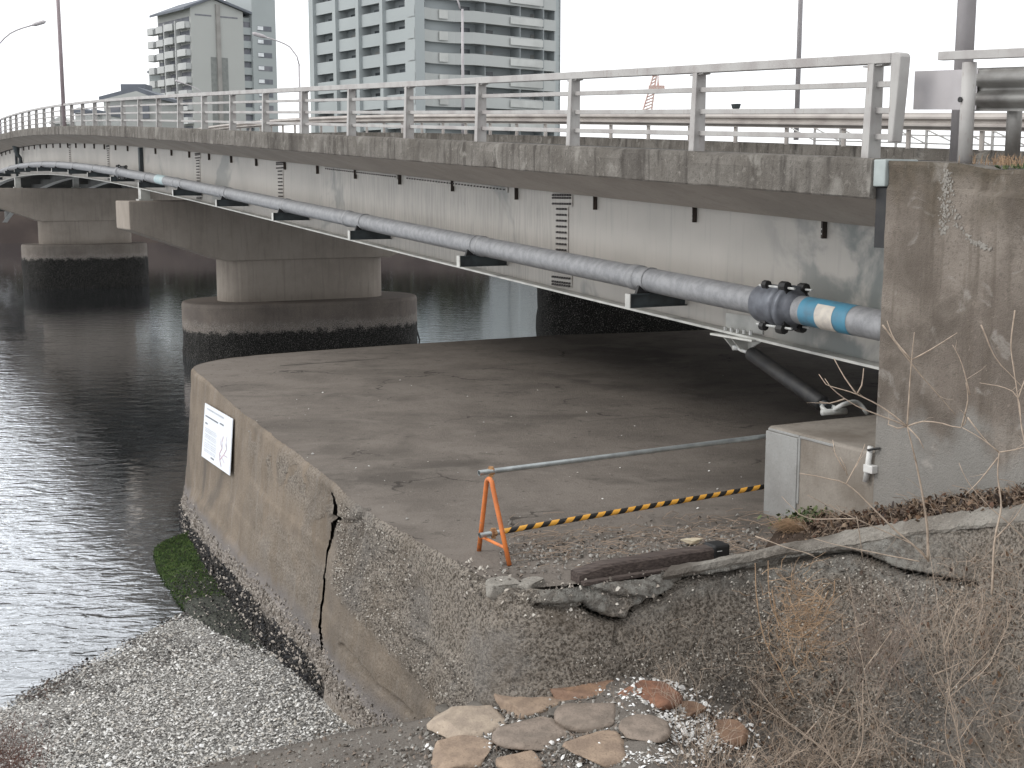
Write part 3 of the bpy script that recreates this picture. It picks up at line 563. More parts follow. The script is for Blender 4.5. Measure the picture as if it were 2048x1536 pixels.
# splices
def splice(t, wide=True):
    zt, zb = wz(t), gz(t)+.03; p = MB(); p.bb(t-.17, t+.17, 1.335, 1.348, zb+.30, zt-.2); p.bb(t-.29, t+.29, 1.333, 1.348, zb+.03, zb+.30); p.bb(t-.29, t+.29, 1.333, 1.348, zt-.205, zt-.02)
    o = p.build('splice_plate', M['girder'], bridge, bevel=.002); b = MB()
    def bolt(tt, z): b.tube([bp(tt, 1.333, z), bp(tt, 1.30, z)], .017, 6)
    for z in (zt-.04, zt-.08, zt-.165, zb+.26, zb+.16, zb+.09, zb+.05):
        for kx in range(8): bolt(t-.245+.07*kx, z)
    z = zt-.24
    while z > zb+.32:
        for kx in range(4): bolt(t-.12+.08*kx, z)
        z -= .085
    b.build('bolt_pattern', M['bolt'], o)
for t in (7.75, 21.45, 29.55, 44.11, 53.85): splice(t)
p = MB()
for a, b_ in ((9.5, 13.6), (14.1, 18.3)): p.para(bp(a, 1.33, wz(a)-.10), bp(b_, 1.33, wz(b_)-.10)-bp(a, 1.33, wz(a)-.10), bp(0, .015, 0)-bp(0, 0, 0), (0, 0, .085))
o = p.build('cover_plate', M['girder'], bridge, bevel=.003); b = MB()
for t in np.arange(9.6, 18.2, .12):
    if 13.6 < t < 14.1: continue
    b.tube([bp(t, 1.33, wz(t)-.055), bp(t, 1.305, wz(t)-.055)], .014, 6)
b.build('bolt_pattern', M['bolt'], o)
for t, wd, dk in ((37.6, .25, 0), (74.6, .3, 0)):
    p = MB(); p.para(bp(t-wd/2, 1.22, gz(t)+.03), bp(t+wd/2, 1.22, 0)-bp(t-wd/2, 1.22, 0), bp(0, .12, 0)-bp(0, 0, 0), (0, 0, wz(t)-gz(t)-.05)); p.build('stiffener', M['slate'], bridge)
# dark drain pipe on the web above the far pier
p = MB(); t = 71.8; p.tube([bp(t, 1.0, wz(t)+.1), bp(t, 1.05, wz(t)-.4), bp(t, 1.2, wz(t)-.6), bp(t, 1.2, pz(t)+.15)], [.22, .12, .1, .14], 8); p.build('drain_pipe', M['slate'], bridge)
# end plate and gap at the abutment
p = MB(); p.bb(-.20, -.055, .02, .4, .03, .262); p.build('expansion_joint', plain('joint_cover', (.36, .4, .39), None, 3, .5), bridge, bevel=.01)
p = MB(); p.bb(-.2, -.06, .06, .42, -.5, .02); p.build('joint_filler', M['black'], bridge)

# near railing
rl = thing('bridge_railing', bp(0, .2, cz(0)), label='white metal railing of posts and four rails along the bridge edge', category='railing')
TR0 = on_w(1737, 319, .14)[0]; TE = on_w(1781, 200, .14)[0]
for k in range(40):
    t = TR0+2.6*k*1.017; z0 = cz(t); p = MB()
    f = [bp(t-.05, .09, z0-.01), bp(t+.05, .09, z0-.01), bp(t+.045, .2, z0-.01), bp(t-.045, .2, z0-.01)]; g_ = [bp(t-.04, .11, z0+.81), bp(t+.04, .11, z0+.81), bp(t+.04, .22, z0+.81), bp(t-.04, .22, z0+.81)]
    # H section: face plate, web, rear plate
    def hp(a, b, c, d): p.loft([[a[0], a[1], a[2], a[3]], [b[0], b[1], b[2], b[3]]])
    p.loft([[bp(t-.045, .09, z0-.01), bp(t+.045, .09, z0-.01), bp(t+.045, .105, z0-.01), bp(t-.045, .105, z0-.01)], [bp(t-.038, .12, z0+.81), bp(t+.038, .12, z0+.81), bp(t+.038, .135, z0+.81), bp(t-.038, .135, z0+.81)]])
    p.loft([[bp(t-.03, .105, z0-.01), bp(t+.03, .105, z0-.01), bp(t+.03, .25, z0-.01), bp(t-.03, .25, z0-.01)], [bp(t-.026, .135, z0+.81), bp(t+.026, .135, z0+.81), bp(t+.026, .25, z0+.81), bp(t-.026, .25, z0+.81)]])
    p.bb(t-.12, t+.12, .14, .24, z0+.79, z0+.803)
    p.build('post', M['rail'], rl)
def railbar(name, par, w0, w1, zo, h, t0=TE, t1=104.2, st=1.3, mat='rail', zf=cz):
    tt = np.arange(t0, t1+st, st) if t1-t0 > st else np.array([t0, t1]); tt[-1] = t1
    p = MB(); p.loft([[bp(t, w0, zf(t)+zo), bp(t, w1, zf(t)+zo), bp(t, w1, zf(t)+zo+h), bp(t, w0, zf(t)+zo+h)] for t in tt]); return p.build(name, M[mat], par, bevel=.006)
railbar('top_rail', rl, .12, .24, .81, .085)
for zo in (.61, .385, .16): railbar('rail', rl, .17, .215, zo, .052)
e = MB(); prof = [(TE, .897), (TE-.06, .9), (TE-.105, .888), (TE-.118, .86), (TE-.10, .6), (TE-.06, .14), (TE, .14)]
e.prism([bp(t, .12, cz(t)+z) for t, z in prof], bp(0, .12, 0)-bp(0, 0, 0)); e.build('end_panel', M['rail'], rl, bevel=.012)

# far guard rail (double corrugated beam)
def wbeam(par, w0, t0, t1, ztop, hh=.35, st=2.0, depth=.08, mat='rail', zf=cz):
    pr = [(0, 0), (.0, -.02), (-depth, -.08), (-depth, -.12), (0, -.16), (0, -.19), (-depth, -.23), (-depth, -.27), (0, -.33), (0, -.35)]
    tt = np.arange(t0, t1+.01, st); p = MB()
    G = np.array([[bp(t, w0+dw, zf(t)+ztop+dz*hh/.35) for dw, dz in pr] for t in tt]); p.grid(G); G2 = G.copy(); G2[..., :2] += .006*NV; p.grid(G2[::-1]); return p.build('corrugated_beam', M[mat], par)
M['guard'] = plain('guard_paint', (.40, .37, .34), (.3, .27, .25), 1.2, .55)
fg = thing('guard_rail', bp(10, 12.1, cz(10)), label='pale corrugated guard rail along the far side of the bridge road', category='guard rail')
wbeam(fg, 12.05, -12, 110, .72, mat='guard')
for k in range(61):
    t = -12+2*k; p = MB(); p.tube([bp(t, 12.16, cz(t)-.02), bp(t, 12.16, cz(t)+.7)], .055, 8); p.build('post', M['guard'], fg)
# low white fence panels behind it
lf = thing('mesh_fence', bp(8, 12.7, cz(8)), label='low white lattice fence just behind the far guard rail', category='fence')
p = MB()
for t in np.arange(-6, 16, .9):
    p.bb(t, t+.05, 12.68, 12.72, cz(t), cz(t)+.45); a, b_ = bp(t, 12.7, cz(t)+.08), bp(t+.9, 12.7, cz(t)+.42); p.tube([a, b_], .018, 5)
for zo in (.08, .25, .42): p.loft([[bp(t, 12.69, cz(t)+zo), bp(t, 12.71, cz(t)+zo), bp(t, 12.71, cz(t)+zo+.03), bp(t, 12.69, cz(t)+zo+.03)] for t in np.arange(-6, 16.2, .9)])
p.build('lattice', M['paint'], lf)

# water main
wm = thing('water_main', bp(0, .85, gz(0)), label='grey water pipe slung along the side of the bridge girder', category='pipe')
p = MB(); tt = np.concatenate([[-2.5, -.5], np.arange(.2, 40, .8), np.arange(40, 112, 1.6)]); p.tube([bp(t, .85, pz(t)) for t in tt], .15, 24); p.build('pipe', M['pipe'], wm, smooth=True)
for t in (4.9, 9.4, 15.4, 19.4, 24.8, 30.2, 42.3): 
    p = MB(); p.tube([bp(t-.03, .85, pz(t-.03)), bp(t-.02, .85, pz(t-.02)), bp(t+.12, .85, pz(t+.12)), bp(t+.14, .85, pz(t+.14))], [.15, .162, .162, .15], 24, False); p.build('socket', M['pipe'], wm, smooth=True)
for k in range(20):
    t = 4.62+4.93*k; zt = pz(t)-.155; b = MB()
    for z_ in (zt-.012, zt-.17): b.bb(t-.05, t+.05, .5, 1.34, z_, z_+.012)
    b.bb(t-.006, t+.006, .5, 1.34, zt-.16, zt-.012); o = b.build('bracket', M['slate'], wm)
    b = MB(); b.bb(t-.055, t+.055, .488, .502, zt-.172, zt+.003); b.build('end_plate', M['girder_edge'], o)
    b = MB(); b.prism([bp(t, .62, zt), bp(t, 1.08, zt), bp(t, 1.03, zt+.07), bp(t, .94, zt+.018), bp(t, .76, zt+.018), bp(t, .69, zt+.075), bp(t, .66, zt+.1), bp(t, .645, zt+.07)], bp(.05, 0, 0)-bp(0, 0, 0)); b.build('saddle', M['black'], o)
    b = MB(); b.tube([bp(t+.02, .85+.155*math.cos(a), pz(t)+.155*math.sin(a)) for a in np.linspace(-.3, 3.44, 14)], .008, 5); b.build('strap', M['pipe'], o)
def coupling(t, mat='castiron'):
    c = MB(); pr = [(-.46, .15), (-.44, .2), (-.40, .215), (-.2, .215), (-.12, .225), (-.05, .225), (-.045, .2), (0, .2), (.005, .24), (.07, .24), (.075, .215), (.12, .17), (.2, .15)]
    c.tube([bp(t-s, .85, pz(t-s)) for s, r_ in pr], [r_ for s, r_ in pr], 28); cp = c.build('coupling', M[mat], wm, smooth=True, bevel=0)
    for a in (1.15, 2.2, -1.05, -2.1):
        c = MB(); cc, ss = math.cos(a), math.sin(a)
        for s0, s1, rr in ((.29, .22, .036), (-.0, -.1, .042)): c.tube([bp(t+s0, .85-.25*cc, pz(t)+.25*ss), bp(t+s1, .85-.25*cc, pz(t)+.25*ss)], rr*1.3, 8)
        c.box(bp(t+.25, .85-.2*cc, pz(t)+.2*ss), (.08, .08, .08), [[*DV, 0], [*NV, 0], [0, 0, 1]]); c.box(bp(t-.05, .85-.2*cc, pz(t)+.2*ss), (.1, .08, .08), [[*DV, 0], [*NV, 0], [0, 0, 1]])
        c.build('lug', M['black'], cp)
        c = MB(); c.tube([bp(t+.38, .85-.235*cc, pz(t)+.235*ss), bp(t-.2, .85-.235*cc, pz(t)+.235*ss)], .013, 6); c.build('tie_rod', M['zinc'], cp)
coupling(2.02); coupling(38.9, 'pipe')
for t0, t1, mt, nm in ((1.7, 1.47, 'blue', 'blue_band'), (1.47, 1.17, 'blue', 'blue_band'), (1.17, .98, 'blue', 'blue_band')):
    p = MB(); p.tube([bp(t0, .85, pz(t0)), bp(t1, .85, pz(t1))], .1525, 28, False); p.build(nm, M[mt], wm, smooth=True)
p = MB(); ang = np.linspace(2.3, 4.3, 12)
p.grid(np.array([[bp(t, .85+.1555*math.cos(a), pz(t)+.1555*math.sin(a)) for a in ang] for t in (1.44, 1.3, 1.18)])); p.build('pipe_label', M['tape'], wm, smooth=True, label='worn cream label wrapped on the blue band')
p = MB(); tq = on_w(285+40, 362, .85)[0]; p.tube([bp(tq-.6, .85, pz(tq-.6)), bp(tq+.6, .85, pz(tq+.6))], .153, 20, False); p.build('faded_band', plain('faded_blue', (.3, .42, .44), (.4, .45, .45), 8, .5), wm, smooth=True)

# seismic restrainer between girder and block
rs = thing('cable_restrainer', bp(2.6, 1.35, -2.3), label='black rubber covered restraint cable with shackles below the girder', category='restraint cable')
ua = np.array([*bp(3.42, 1.35, gz(3.42)-.17)]); la = np.r_[on_z(1640, 822, -2.26)]; la[:2] = bp(1.42, .98, 0)[:2]
p = MB(); p.bb(2.95, 3.75, 1.1, 1.62, gz(3.4)-.035, gz(3.4)-.01); 
for tt_ in (3.35, 3.5): p.prism([bp(tt_, 1.12, gz(3.4)-.035), bp(tt_, 1.6, gz(3.4)-.035), bp(tt_, 1.42, gz(3.4)-.2), bp(tt_, 1.28, gz(3.4)-.2)], bp(.025, 0, 0)-bp(0, 0, 0))
p.prism([bp(3.05, 1.36, gz(3.4)-.035), bp(3.68, 1.36, gz(3.4)-.035), bp(3.55, 1.36, gz(3.4)-.2), bp(3.38, 1.36, gz(3.4)-.2)], bp(0, .02, 0)-bp(0, 0, 0))
p.build('top_bracket', M['girder_edge'], rs, bevel=.004)
p = MB(); p.bb(3.05, 3.75, 1.33, 1.348, gz(3.4)+.03, gz(3.4)+.22); p.build('web_plate', M['girder_edge'], rs)
p = MB()
for k in range(5): p.tube([bp(3.1+.12*k, 1.2, gz(3.4)+.025), bp(3.1+.12*k, 1.2, gz(3.4)+.075)], .022, 6)
p.build('bolt_pattern', M['zinc'], rs)
dr = nrm(la-ua)
def shackle(c, d, sgn, s=1.0):
    sd_ = nrm(np.cross(d, (0, 0, 1))); p = MB(); pts = []
    for a in np.linspace(0, math.pi, 9): pts.append(c+d*sgn*(.05+.10*math.sin(a))*s+sd_*.065*math.cos(a)*s)
    p.tube([c-d*sgn*.03*s+sd_*.065*s]+pts+[c-d*sgn*.03*s-sd_*.065*s], .022*s, 8); p.tube([c-sd_*.13*s-d*sgn*.02, c+sd_*.13*s-d*sgn*.02], .03*s, 8); return p.build('shackle', M['zinc'], rs, smooth=True)
shackle(ua, dr, 1); shackle(la, dr, -1, 1.1)
a, b_ = ua+dr*.2, la-dr*.2; p = MB(); p.tube([a, a+dr*.02, b_-dr*.02, b_], [.05, .085, .085, .06], 16); p.build('rubber_sleeve', M['black'], rs, smooth=True)
p = MB(); p.tube([b_, b_+dr*.1], .05, 10); p.build('collar', M['slate'], rs)
lp = [la+[0, 0, .0], la+dr*.1+[0.04, 0, .10], bp(1.36, 1.25, -2.18), bp(1.31, 1.35, -2.3)]; p = MB(); p.tube(cr(lp, lambda q: .04), .024, 8); p.build('anchor_loop', M['zinc'], rs, smooth=True)

# ------------------------------------------------------------------ piers
def stadium(t0, wa, wb, r, z, n=14):
    pts = []
    for a in np.linspace(-math.pi/2, math.pi/2, n): pts.append(bp(t0+r*math.sin(a)*1, wb-r+r*math.cos(a), z))
    for a in np.linspace(math.pi/2, 3*math.pi/2, n): pts.append(bp(t0+r*math.sin(a), wa+r+r*math.cos(a), z))
    return pts
def pier(t0, th, capw, colw, footw, ztop, zend, zneck, zfoot, label, fm, colr, footr):
    pr = thing('bridge_pier', bp(t0, 6.5, -8), label=label, category='bridge pier')
    c = MB(); a, b_ = capw; ca, cb_ = colw; prof = [(a, ztop), (a, zend), (ca, zneck), (cb_, zneck), (b_, zend), (b_, ztop)]
    c.prism([bp(t0-th/2, w_, z) for w_, z in prof], bp(th, 0, 0)-bp(0, 0, 0)); c.build('cap_beam', M['pier'], pr, bevel=.04)
    c = MB(); c.loft([stadium(t0, ca-.02, cb_+.02, colr, z) for z in (zfoot-.05, zneck+.15)]); c.build('column', M['pier'], pr, smooth=False)
    fr_ = []
    for z in np.concatenate([[zfoot], [zfoot-.03, zfoot-.12], np.arange(zfoot-.3, -8.3, -.25)]):
        q_ = .1 if z == zfoot else (.03 if z > zfoot-.1 else 0); fr_.append(stadium(t0, footw[0]+q_, footw[1]-q_, footr-q_, z, 40))
    fr_ = np.array(fr_); q_ = fbm(fr_.reshape(-1, 3), 2.5, 4, 2).reshape(fr_.shape[:2]); amp = np.where(fr_[..., 2] < zfoot-1.0, .1, .015); cen = bp(t0, 6, 0)[:2]
    fr_[..., :2] += (fr_[..., :2]-cen)/np.linalg.norm(fr_[..., :2]-cen, axis=2)[..., None]*(q_*amp)[..., None]
    c = MB(); c.loft(fr_[::-1]); c.build('footing', M[fm], pr, smooth=False)
    for w_ in (1.35, 4.75, 8.1, 11.45):
        c = MB(); c.bb(t0-.22, t0+.22, w_-.16, w_+.16, ztop, gz(t0)+.0); c.bb(t0-.3, t0+.3, w_-.24, w_+.24, ztop, ztop+.06); c.build('bearing', M['girder_edge'], pr)
pier(37.6, 2.4, (.57, 13.2), (3.85, 10.1), (2.55, 11.5), -.37, -1.35, -2.5, -4.0, 'nearer hammerhead bridge pier standing beyond the quay edge', 'footing', 1.1, 2.2)
pier(75.2, 2.2, (-1.2, 11.5), (2.4, 7.95), (1.34, 8.9), .12, -.6, -1.9, -3.3, 'farther hammerhead bridge pier with exposed pile footing', 'footing2', 1.0, 1.8)
# hose hanging on the footing
P1 = [at_y(826, 598, 49.6), at_y(829, 630, 49.6), at_y(832, 655, 49.6), at_y(839, 680, 49.6), at_y(837, 700, 49.6)]
p = MB(); p.tube(cr(P1, lambda q: .2), .035, 6); p.build('hanging_hose', M['black'], label='thin black hose hanging from the nearer pier footing into water', category='hose')
# block of the neighbouring pier
L0 = at_y(1080, 600, 33); c = MB(); rg = []
for z in np.arange(-1.2, -8.2, -.35):
    s = []
    for a in np.linspace(0, 2*math.pi, 60, endpoint=False):
        ex = math.copysign(abs(math.cos(a))**.35, math.cos(a)); ey = math.copysign(abs(math.sin(a))**.35, math.sin(a)); s.append((L0[0]+5+5*ex, L0[1]+3+3*ey, z))
    rg.append(s)
rg = np.array(rg); q_ = fbm(rg.reshape(-1, 3), 2.2, 4).reshape(rg.shape[:2]); rg[..., 0] += .1*q_; rg[..., 1] += .1*q_
c.loft(rg[::-1]); c.build('mussel_covered_pier', M['musselwall'], label='black mussel covered pier block behind the quay below the girder', category='pier block')

# ------------------------------------------------------------------ abutment
ab = thing('bridge_abutment', bp(-4, 6, QZ-1), label='tall stained concrete abutment wall carrying the end of the bridge', category='abutment')
ta = on_w(1772, 330, .03)[0]; tt = np.concatenate([[ta, ta-.012, ta-.03], np.arange(ta-.1, -14, -.07)])
zz_ = np.linspace(0, 1, 100); G = np.zeros((len(tt), len(zz_), 3))
def ztop(t): return cz(t)-.012
for i_, t in enumerate(tt):
    o_ = [.03, .008, 0][i_] if i_ < 3 else 0
    for j_, s in enumerate(zz_): z = ztop(t)-.0-s**1.15*(ztop(t)+6.0); G[i_, j_] = bp(t, .03+o_+(.012 if j_ == 0 else 0), z)
q = fbm(G.reshape(-1, 3), 3, 5, 7).reshape(G.shape[:2]); q3 = vn(G.reshape(-1, 3)*[1, 1, 1], 2.0, 9).reshape(G.shape[:2])
G[..., :2] += (.012*q)[..., None]*NV; tb = (np.arange(100) < 6)[None, :]*np.clip(q3-.5, 0, 1)*.22; G[..., :2] += tb[..., None]*NV; G[:, 0:2, 2] -= tb[:, 0:2]*.5
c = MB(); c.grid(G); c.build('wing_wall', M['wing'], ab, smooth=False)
c = MB(); n_ = len(tt)
c.grid(np.stack([np.array([bp(t, 12.8, ztop(t)) for t in tt]), np.array([bp(t, .5, ztop(t)-.01) for t in tt]), G[:, 0]], 1)); c.build('wing_top', M['fascia'], ab)
c = MB(); c.grid(np.stack([G[0], np.array([[*bp(ta, 12.8, 0)[:2], z] for z in G[0, :, 2]])], 0)); c.build('front_wall', M['soffit'], ab)
# kerb at the back of the wing
# streak of white lime on the wing
M['lime'] = plain('lime_streak', (.24, .225, .2), (.19, .175, .155), 9, .85, bump=.3)
lp_, lu_ = [], []
for pl, sp, n_ in (([(1893, 340), (1889, 370), (1886, 400), (1887, 425), (1885, 450), (1884, 468)], 5, 230), ([(1896, 345), (1900, 380), (1905, 420), (1915, 450), (1940, 480), (1975, 497)], 4.5, 110), ([(1950, 485), (1978, 500)], 5, 60)):
    for _ in range(n_):
        f_ = random.random()*(len(pl)-1); k_ = int(f_); f_ -= k_; x_ = pl[k_][0]*(1-f_)+pl[k_+1][0]*f_+random.gauss(0, sp); y_ = pl[k_][1]*(1-f_)+pl[k_+1][1]*f_
        t_, z_ = on_w(x_, y_, .02); lp_.append(bp(t_, .022+.006*random.random(), z_)); lu_.append([-NV[0], -NV[1], .01])
chips('lime_streak', M['lime'], lp_, (.005, .018), .15, .1, parent=ab, up=lu_)
# pedestal block
blk = thing('concrete_block', bp(.4, 1, QZ), label='squat concrete block beside the foot of the abutment', category='concrete block')
tl = 1.30; c = MB(); c.bb(-3, tl, .04, 3.6, QZ-.3, -2.31); c.build('block', M['box'], blk, bevel=.03)
c = MB(); tj = on_w(1597, 900, .04)[0]; c.bb(tj, tl+.004, .022, .06, QZ-.2, -2.36); c.bb(tj-.03, tj, .03, .06, -3.0, -2.33); c.bb(tj-.5, tl-.02, .03, .05, -2.355, -2.33); c.build('render_patch', M['coat'], blk, bevel=.006)
# white conduit on the block
cd = thing('white_conduit', bp(*[on_w(1731, 962, 0)[0], 0, on_w(1731, 962, 0)[1]]), label='short white plastic conduit clamped upright on the concrete block', category='conduit')
t1, z1 = on_w(1741, 893, -.0); t2, z2 = on_w(1731, 963, -.0); c = MB(); c.tube([bp(t1, -.0, z1), bp(t2, -.0, z2)], .026, 14); c.build('pipe', M['paint'], cd, smooth=True)
c = MB(); tm, zm = on_w(1739, 937, 0); c.bb(tm-.07, tm+.045, -.035, .04, zm-.035, zm+.035); c.build('clamp', M['paint'], cd, bevel=.006)
c = MB(); c.tube([bp(t1, -.03, z1-.03), bp(t1-.06, -.02, z1-.01), bp(t1-.1, .02, z1)], .012, 6); c.build('clip', M['black'], cd)

# soil bank between coping and abutment
m_ = 60; S = np.linspace(0, 1, m_); G = np.zeros((m_, 24, 3)); bx_ = prj(bcr)[0]; i0_ = int(np.argmin(np.abs(bx_-1520))); bk = bcr[np.linspace(i0_, len(bcr)-1, m_).astype(int)]
for i_, s in enumerate(S):
    a = bk[i_]-[0, 0, .05]; t = np.interp(s, [0, .25, .45, 1], [1.0, .4, -.7, -4.5]); e_ = bp(t, .05, np.interp(t, [-4.5, -1.2, .3, 1.35, 1.6], [-1.5, -2.5, -3.05, -3.23, -3.25]))
    for j_, v in enumerate(np.linspace(0, 1, 24)): G[i_, j_] = a*(1-v)+e_*v
q = fbm(G.reshape(-1, 3), 2.2, 4, 5).reshape(G.shape[:2]); G[..., 2] += .07*q*np.sin(np.linspace(0, math.pi, 24))[None]
c = MB(); c.grid(G); c.build('soil_bank', M['earth'], smooth=True, kind='structure')
c = MB()
for _ in range(700):
    q_ = G[random.randrange(6, 59), random.randrange(1, 23)]; a = random.uniform(0, 6.28); tw0 = random.uniform(.05, .2); c.tube([q_, q_+np.array([math.cos(a)*.5, math.sin(a)*.5, .55])*tw0, q_+np.array([math.cos(a), math.sin(a), .6])*tw0], .0026, 3, False)
c.build('dry_stems', M['straw2'], kind='stuff', label='pale dry stems standing in the leaf litter')
fl = G.reshape(-1, 3)
i = RNG.integers(0, m_-1, 8000); j = RNG.integers(1, 23, 8000); k = RNG.random(8000) < np.clip(i/m_*3, .1, 1); pp = G[i[k], j[k]]+RNG.normal(0, .06, (k.sum(), 3))*[1, 1, .3]+[0, 0, .02]
chips('fallen_leaves', M['leaves'], pp, (.006, .028), 1.6, .3, kind='stuff', label='brown fallen leaves piled at the foot of the abutment')

# ------------------------------------------------------------------ right-hand railing, guard rail, poles
rr = thing('roadside_handrail', bp(-.95, .15, cz(-.95)), label='white handrail on a round post at the abutment top', category='handrail')
railbar('handrail', rr, .1, .17, .80, .07, -6.5, -.66, 1.0, 'rail', zf=lambda t: .357+.06*(t+.66)-.105)
for t in (-.95, -3.6, -6.2):
    c = MB(); c.tube([bp(t, .16, cz(t)-.03), bp(t, .16, 1.03+.06*(t+.66))], .057, 18); c.build('post', M['rail'], rr, smooth=True)
c = MB(); c.tube([bp(-.93, .10, .72), bp(-.93, .09, .72)], .022, 12); c.build('bolt_hole', M['black'], rr)
wg = thing('corrugated_barrier', bp(-1.6, .5, cz(-1.6)), label='weathered corrugated crash barrier with flat end plate behind handrail', category='crash barrier')
M['wbeam'] = plain('weathered_galv', (.27, .265, .25), (.13, .12, .11), 2.2, .45, .35)
c = MB(); pr = [(0, 0), (.01, -.02), (-.07, -.075), (-.07, -.12), (0, -.165), (0, -.185), (-.07, -.23), (-.07, -.275), (.01, -.33), (0, -.35)]
def smo(pr): 
    a = cr([(0, *q_) for q_ in pr], lambda p: .012); return a[:, 1:]
sp_ = smo(pr); Gw = np.array([[bp(t, .5+dw, 1.035+.055*(t+.12)+dz) for dw, dz in sp_] for t in np.arange(-.62, -7, -.5)]); c.grid(Gw); G2 = Gw.copy(); G2[..., :2] += .006*NV; c.grid(G2[::-1]); c.build('corrugated_beam', M['wbeam'], wg, smooth=True)
c = MB(); tl_ = on_w(1838, 180, .5)[0]
Ge = np.array([[bp(t, .47+.10*((t+.62)/.5)**2*0+dw, 1.035+.055*(t+.12)-.01-zz2) for zz2 in (0, .33)] for t, dw in ((-.75, 0), (-.6, -.005), (-.4, -.01), (tl_+.02, -.01), (tl_, .0), (tl_-.012, .03))]); c.grid(Ge); G2 = Ge.copy(); G2[..., :2] += .006*NV; c.grid(G2[::-1]); c.build('end_plate', M['poleg'], wg, smooth=False)
for t in (-1.02, -3.4, -5.8):
    c = MB(); c.tube([bp(t, .62, cz(t)-.1), bp(t, .62, .98+.055*t)], .06, 16); c.build('post', M['wbeam'], wg, smooth=True)
lamps = []
def pole(name, x, ybase, Y, zt, r0, r1, mat, label, arm=None, zb=None, cat='lamp post'):
    a = at_y(x, ybase, Y); zb = a[2] if zb is None else zb
    o = thing(name, (a[0], a[1], zb), label=label, category=cat, group='street lamps along the bridge' if cat == 'lamp post' else 'poles')
    c = MB(); c.tube([(a[0], a[1], zb), (a[0], a[1], zb+.5*(zt-zb)), (a[0], a[1], zt)], [r0, (r0+r1)/2, r1], 16); c.build('pole', M[mat], o, smooth=True)
    if arm:
        pts = [at_y(px, py, Y) for px, py in arm]; c = MB(); c.tube(cr(pts, lambda q: .4), r1*.8, 8); c.build('arm', M[mat], o, smooth=True)
        e1 = pts[-1]; e0 = pts[-2]; u = nrm(e1-e0); c = MB(); c.tube([e1-u*.1, e1+u*.15, e1+u*.75, e1+u*.9], [.06, .13, .13, .05], 8); c.build('lamp_head', M['poleg'], o)
    return o
pole('lamp_post', 1917, 330, 11.9, 9, .085, .07, 'poleg', 'thick grey lamp post rising behind the handrail at the abutment', zb=.1)
pole('lamp_post', 1594, 222, 42, 16, .085, .06, 'poleg', 'tall thin grey post standing alone behind the far guard rail', zb=1.6)
pole('lamp_post', 126.5, 205, 53, 12, .08, .07, 'polebrown', 'straight brownish post rising above the left end of the railing', zb=2.3)
pole('lamp_post', 926, 230, 70, at_y(920, 18, 70)[2], .1, .06, 'poleg', 'lamp post in front of the big tower, arm bending left at its top', [(920, 18), (917, 5), (912, -6), (895, -14)], zb=2.6)
pole('lamp_post', 599, 170, 90, at_y(599, 130, 90)[2], .09, .06, 'poleg', 'thin curved lamp post between the two tower blocks', [(599, 132), (594, 113), (580, 94), (558, 83), (540, 77), (530, 74)], zb=3.0)
pole('lamp_post', -6, 235, 88, at_y(-6, 95, 88)[2], .1, .06, 'poleg', 'curved lamp post at the left edge with its arm reaching right', [(-6, 98), (0, 86), (20, 67), (45, 56), (66, 50)], zb=2.8)
pole('lamp_post', 404, 230, 150, at_y(404, 186, 150)[2], .1, .06, 'poleg', 'faint distant lamp arm against the gabled apartment block', [(404, 188), (398, 180), (382, 172), (365, 166)], zb=3.2)
mt = thing('lattice_mast', at_y(1309, 232, 420), label='thin red and white lattice mast far beyond the guard rail', category='mast'); c = MB()
bm_ = at_y(1309, 240, 420); tp_ = at_y(1310, 149, 420)
for dx in (-1.6, 1.6): c.tube([bm_+[dx-3, 0, 0], tp_+[dx*.3, 0, 0]], .28, 5)
for k in range(14):
    s = k/14; a = (bm_+[-4.6, 0, 0])*(1-s)+(tp_+[-.5, 0, 0])*s; b_ = (bm_+[-1.4, 0, 0])*(1-s-.07)+(tp_+[.5, 0, 0])*(s+.07); c.tube([a, b_], .22, 4)
c.build('mast', M['redmast'], mt)
c = MB(); a = at_y(1316, 149, 420); b_ = at_y(1316, 182, 420); c.tube([b_, a], [.5, .15], 5); c.box(at_y(1313, 176, 420), (5, 2, 1.5)); c.build('aerial', M['redmast'], mt)
c = MB(); a = at_y(1472, 240, 260); c.tube([a, at_y(1472, 214, 260)], .7, 12); c.tube([at_y(1472, 216, 260), at_y(1472, 208, 260)], [.8, 1.0], 12); c.build('chimney_stack', M['slate'], smooth=False, label='small dark chimney top peeping over the far guard rail', category='chimney')

# grass tufts on top of the abutment
def tuft(name, pts, n, h, spread, mat, r=.004, droop=.3, parent=None, **tags):
    c = MB()
    for _ in range(n):
        p0 = np.array(pts[random.randrange(len(pts))])+np.array([random.gauss(0, spread), random.gauss(0, spread), 0]); a = random.uniform(0, 6.28); L_ = h*random.uniform(.4, 1.1); ln_ = random.uniform(.1, 1)*droop
        q_ = [p0, p0+np.array([math.cos(a)*ln_*L_*.4, math.sin(a)*ln_*L_*.4, L_*.6]), p0+np.array([math.cos(a)*ln_*L_, math.sin(a)*ln_*L_, L_*(.95-.5*ln_)])]; c.tube(q_, [r, r*.8, r*.25], 3, False)
    return c.build(name, M[mat], parent, **tags)
tp1 = [bp(t, .1+.25*random.random(), cz(t)-.02) for t in np.linspace(-1.0, -2.0, 14)]
tuft('dry_grass', tp1, 220, .11, .05, 'straw', .003, .8, kind='stuff', label='dry grass tufts along the abutment top')
chips('wall_top_moss', M['green'], [bp(random.uniform(-4, -1.3), .1+.5*random.random(), cz(-2)+.0) for _ in range(500)], (.01, .03), .8, .8, kind='stuff', label='moss and weeds on the abutment top')

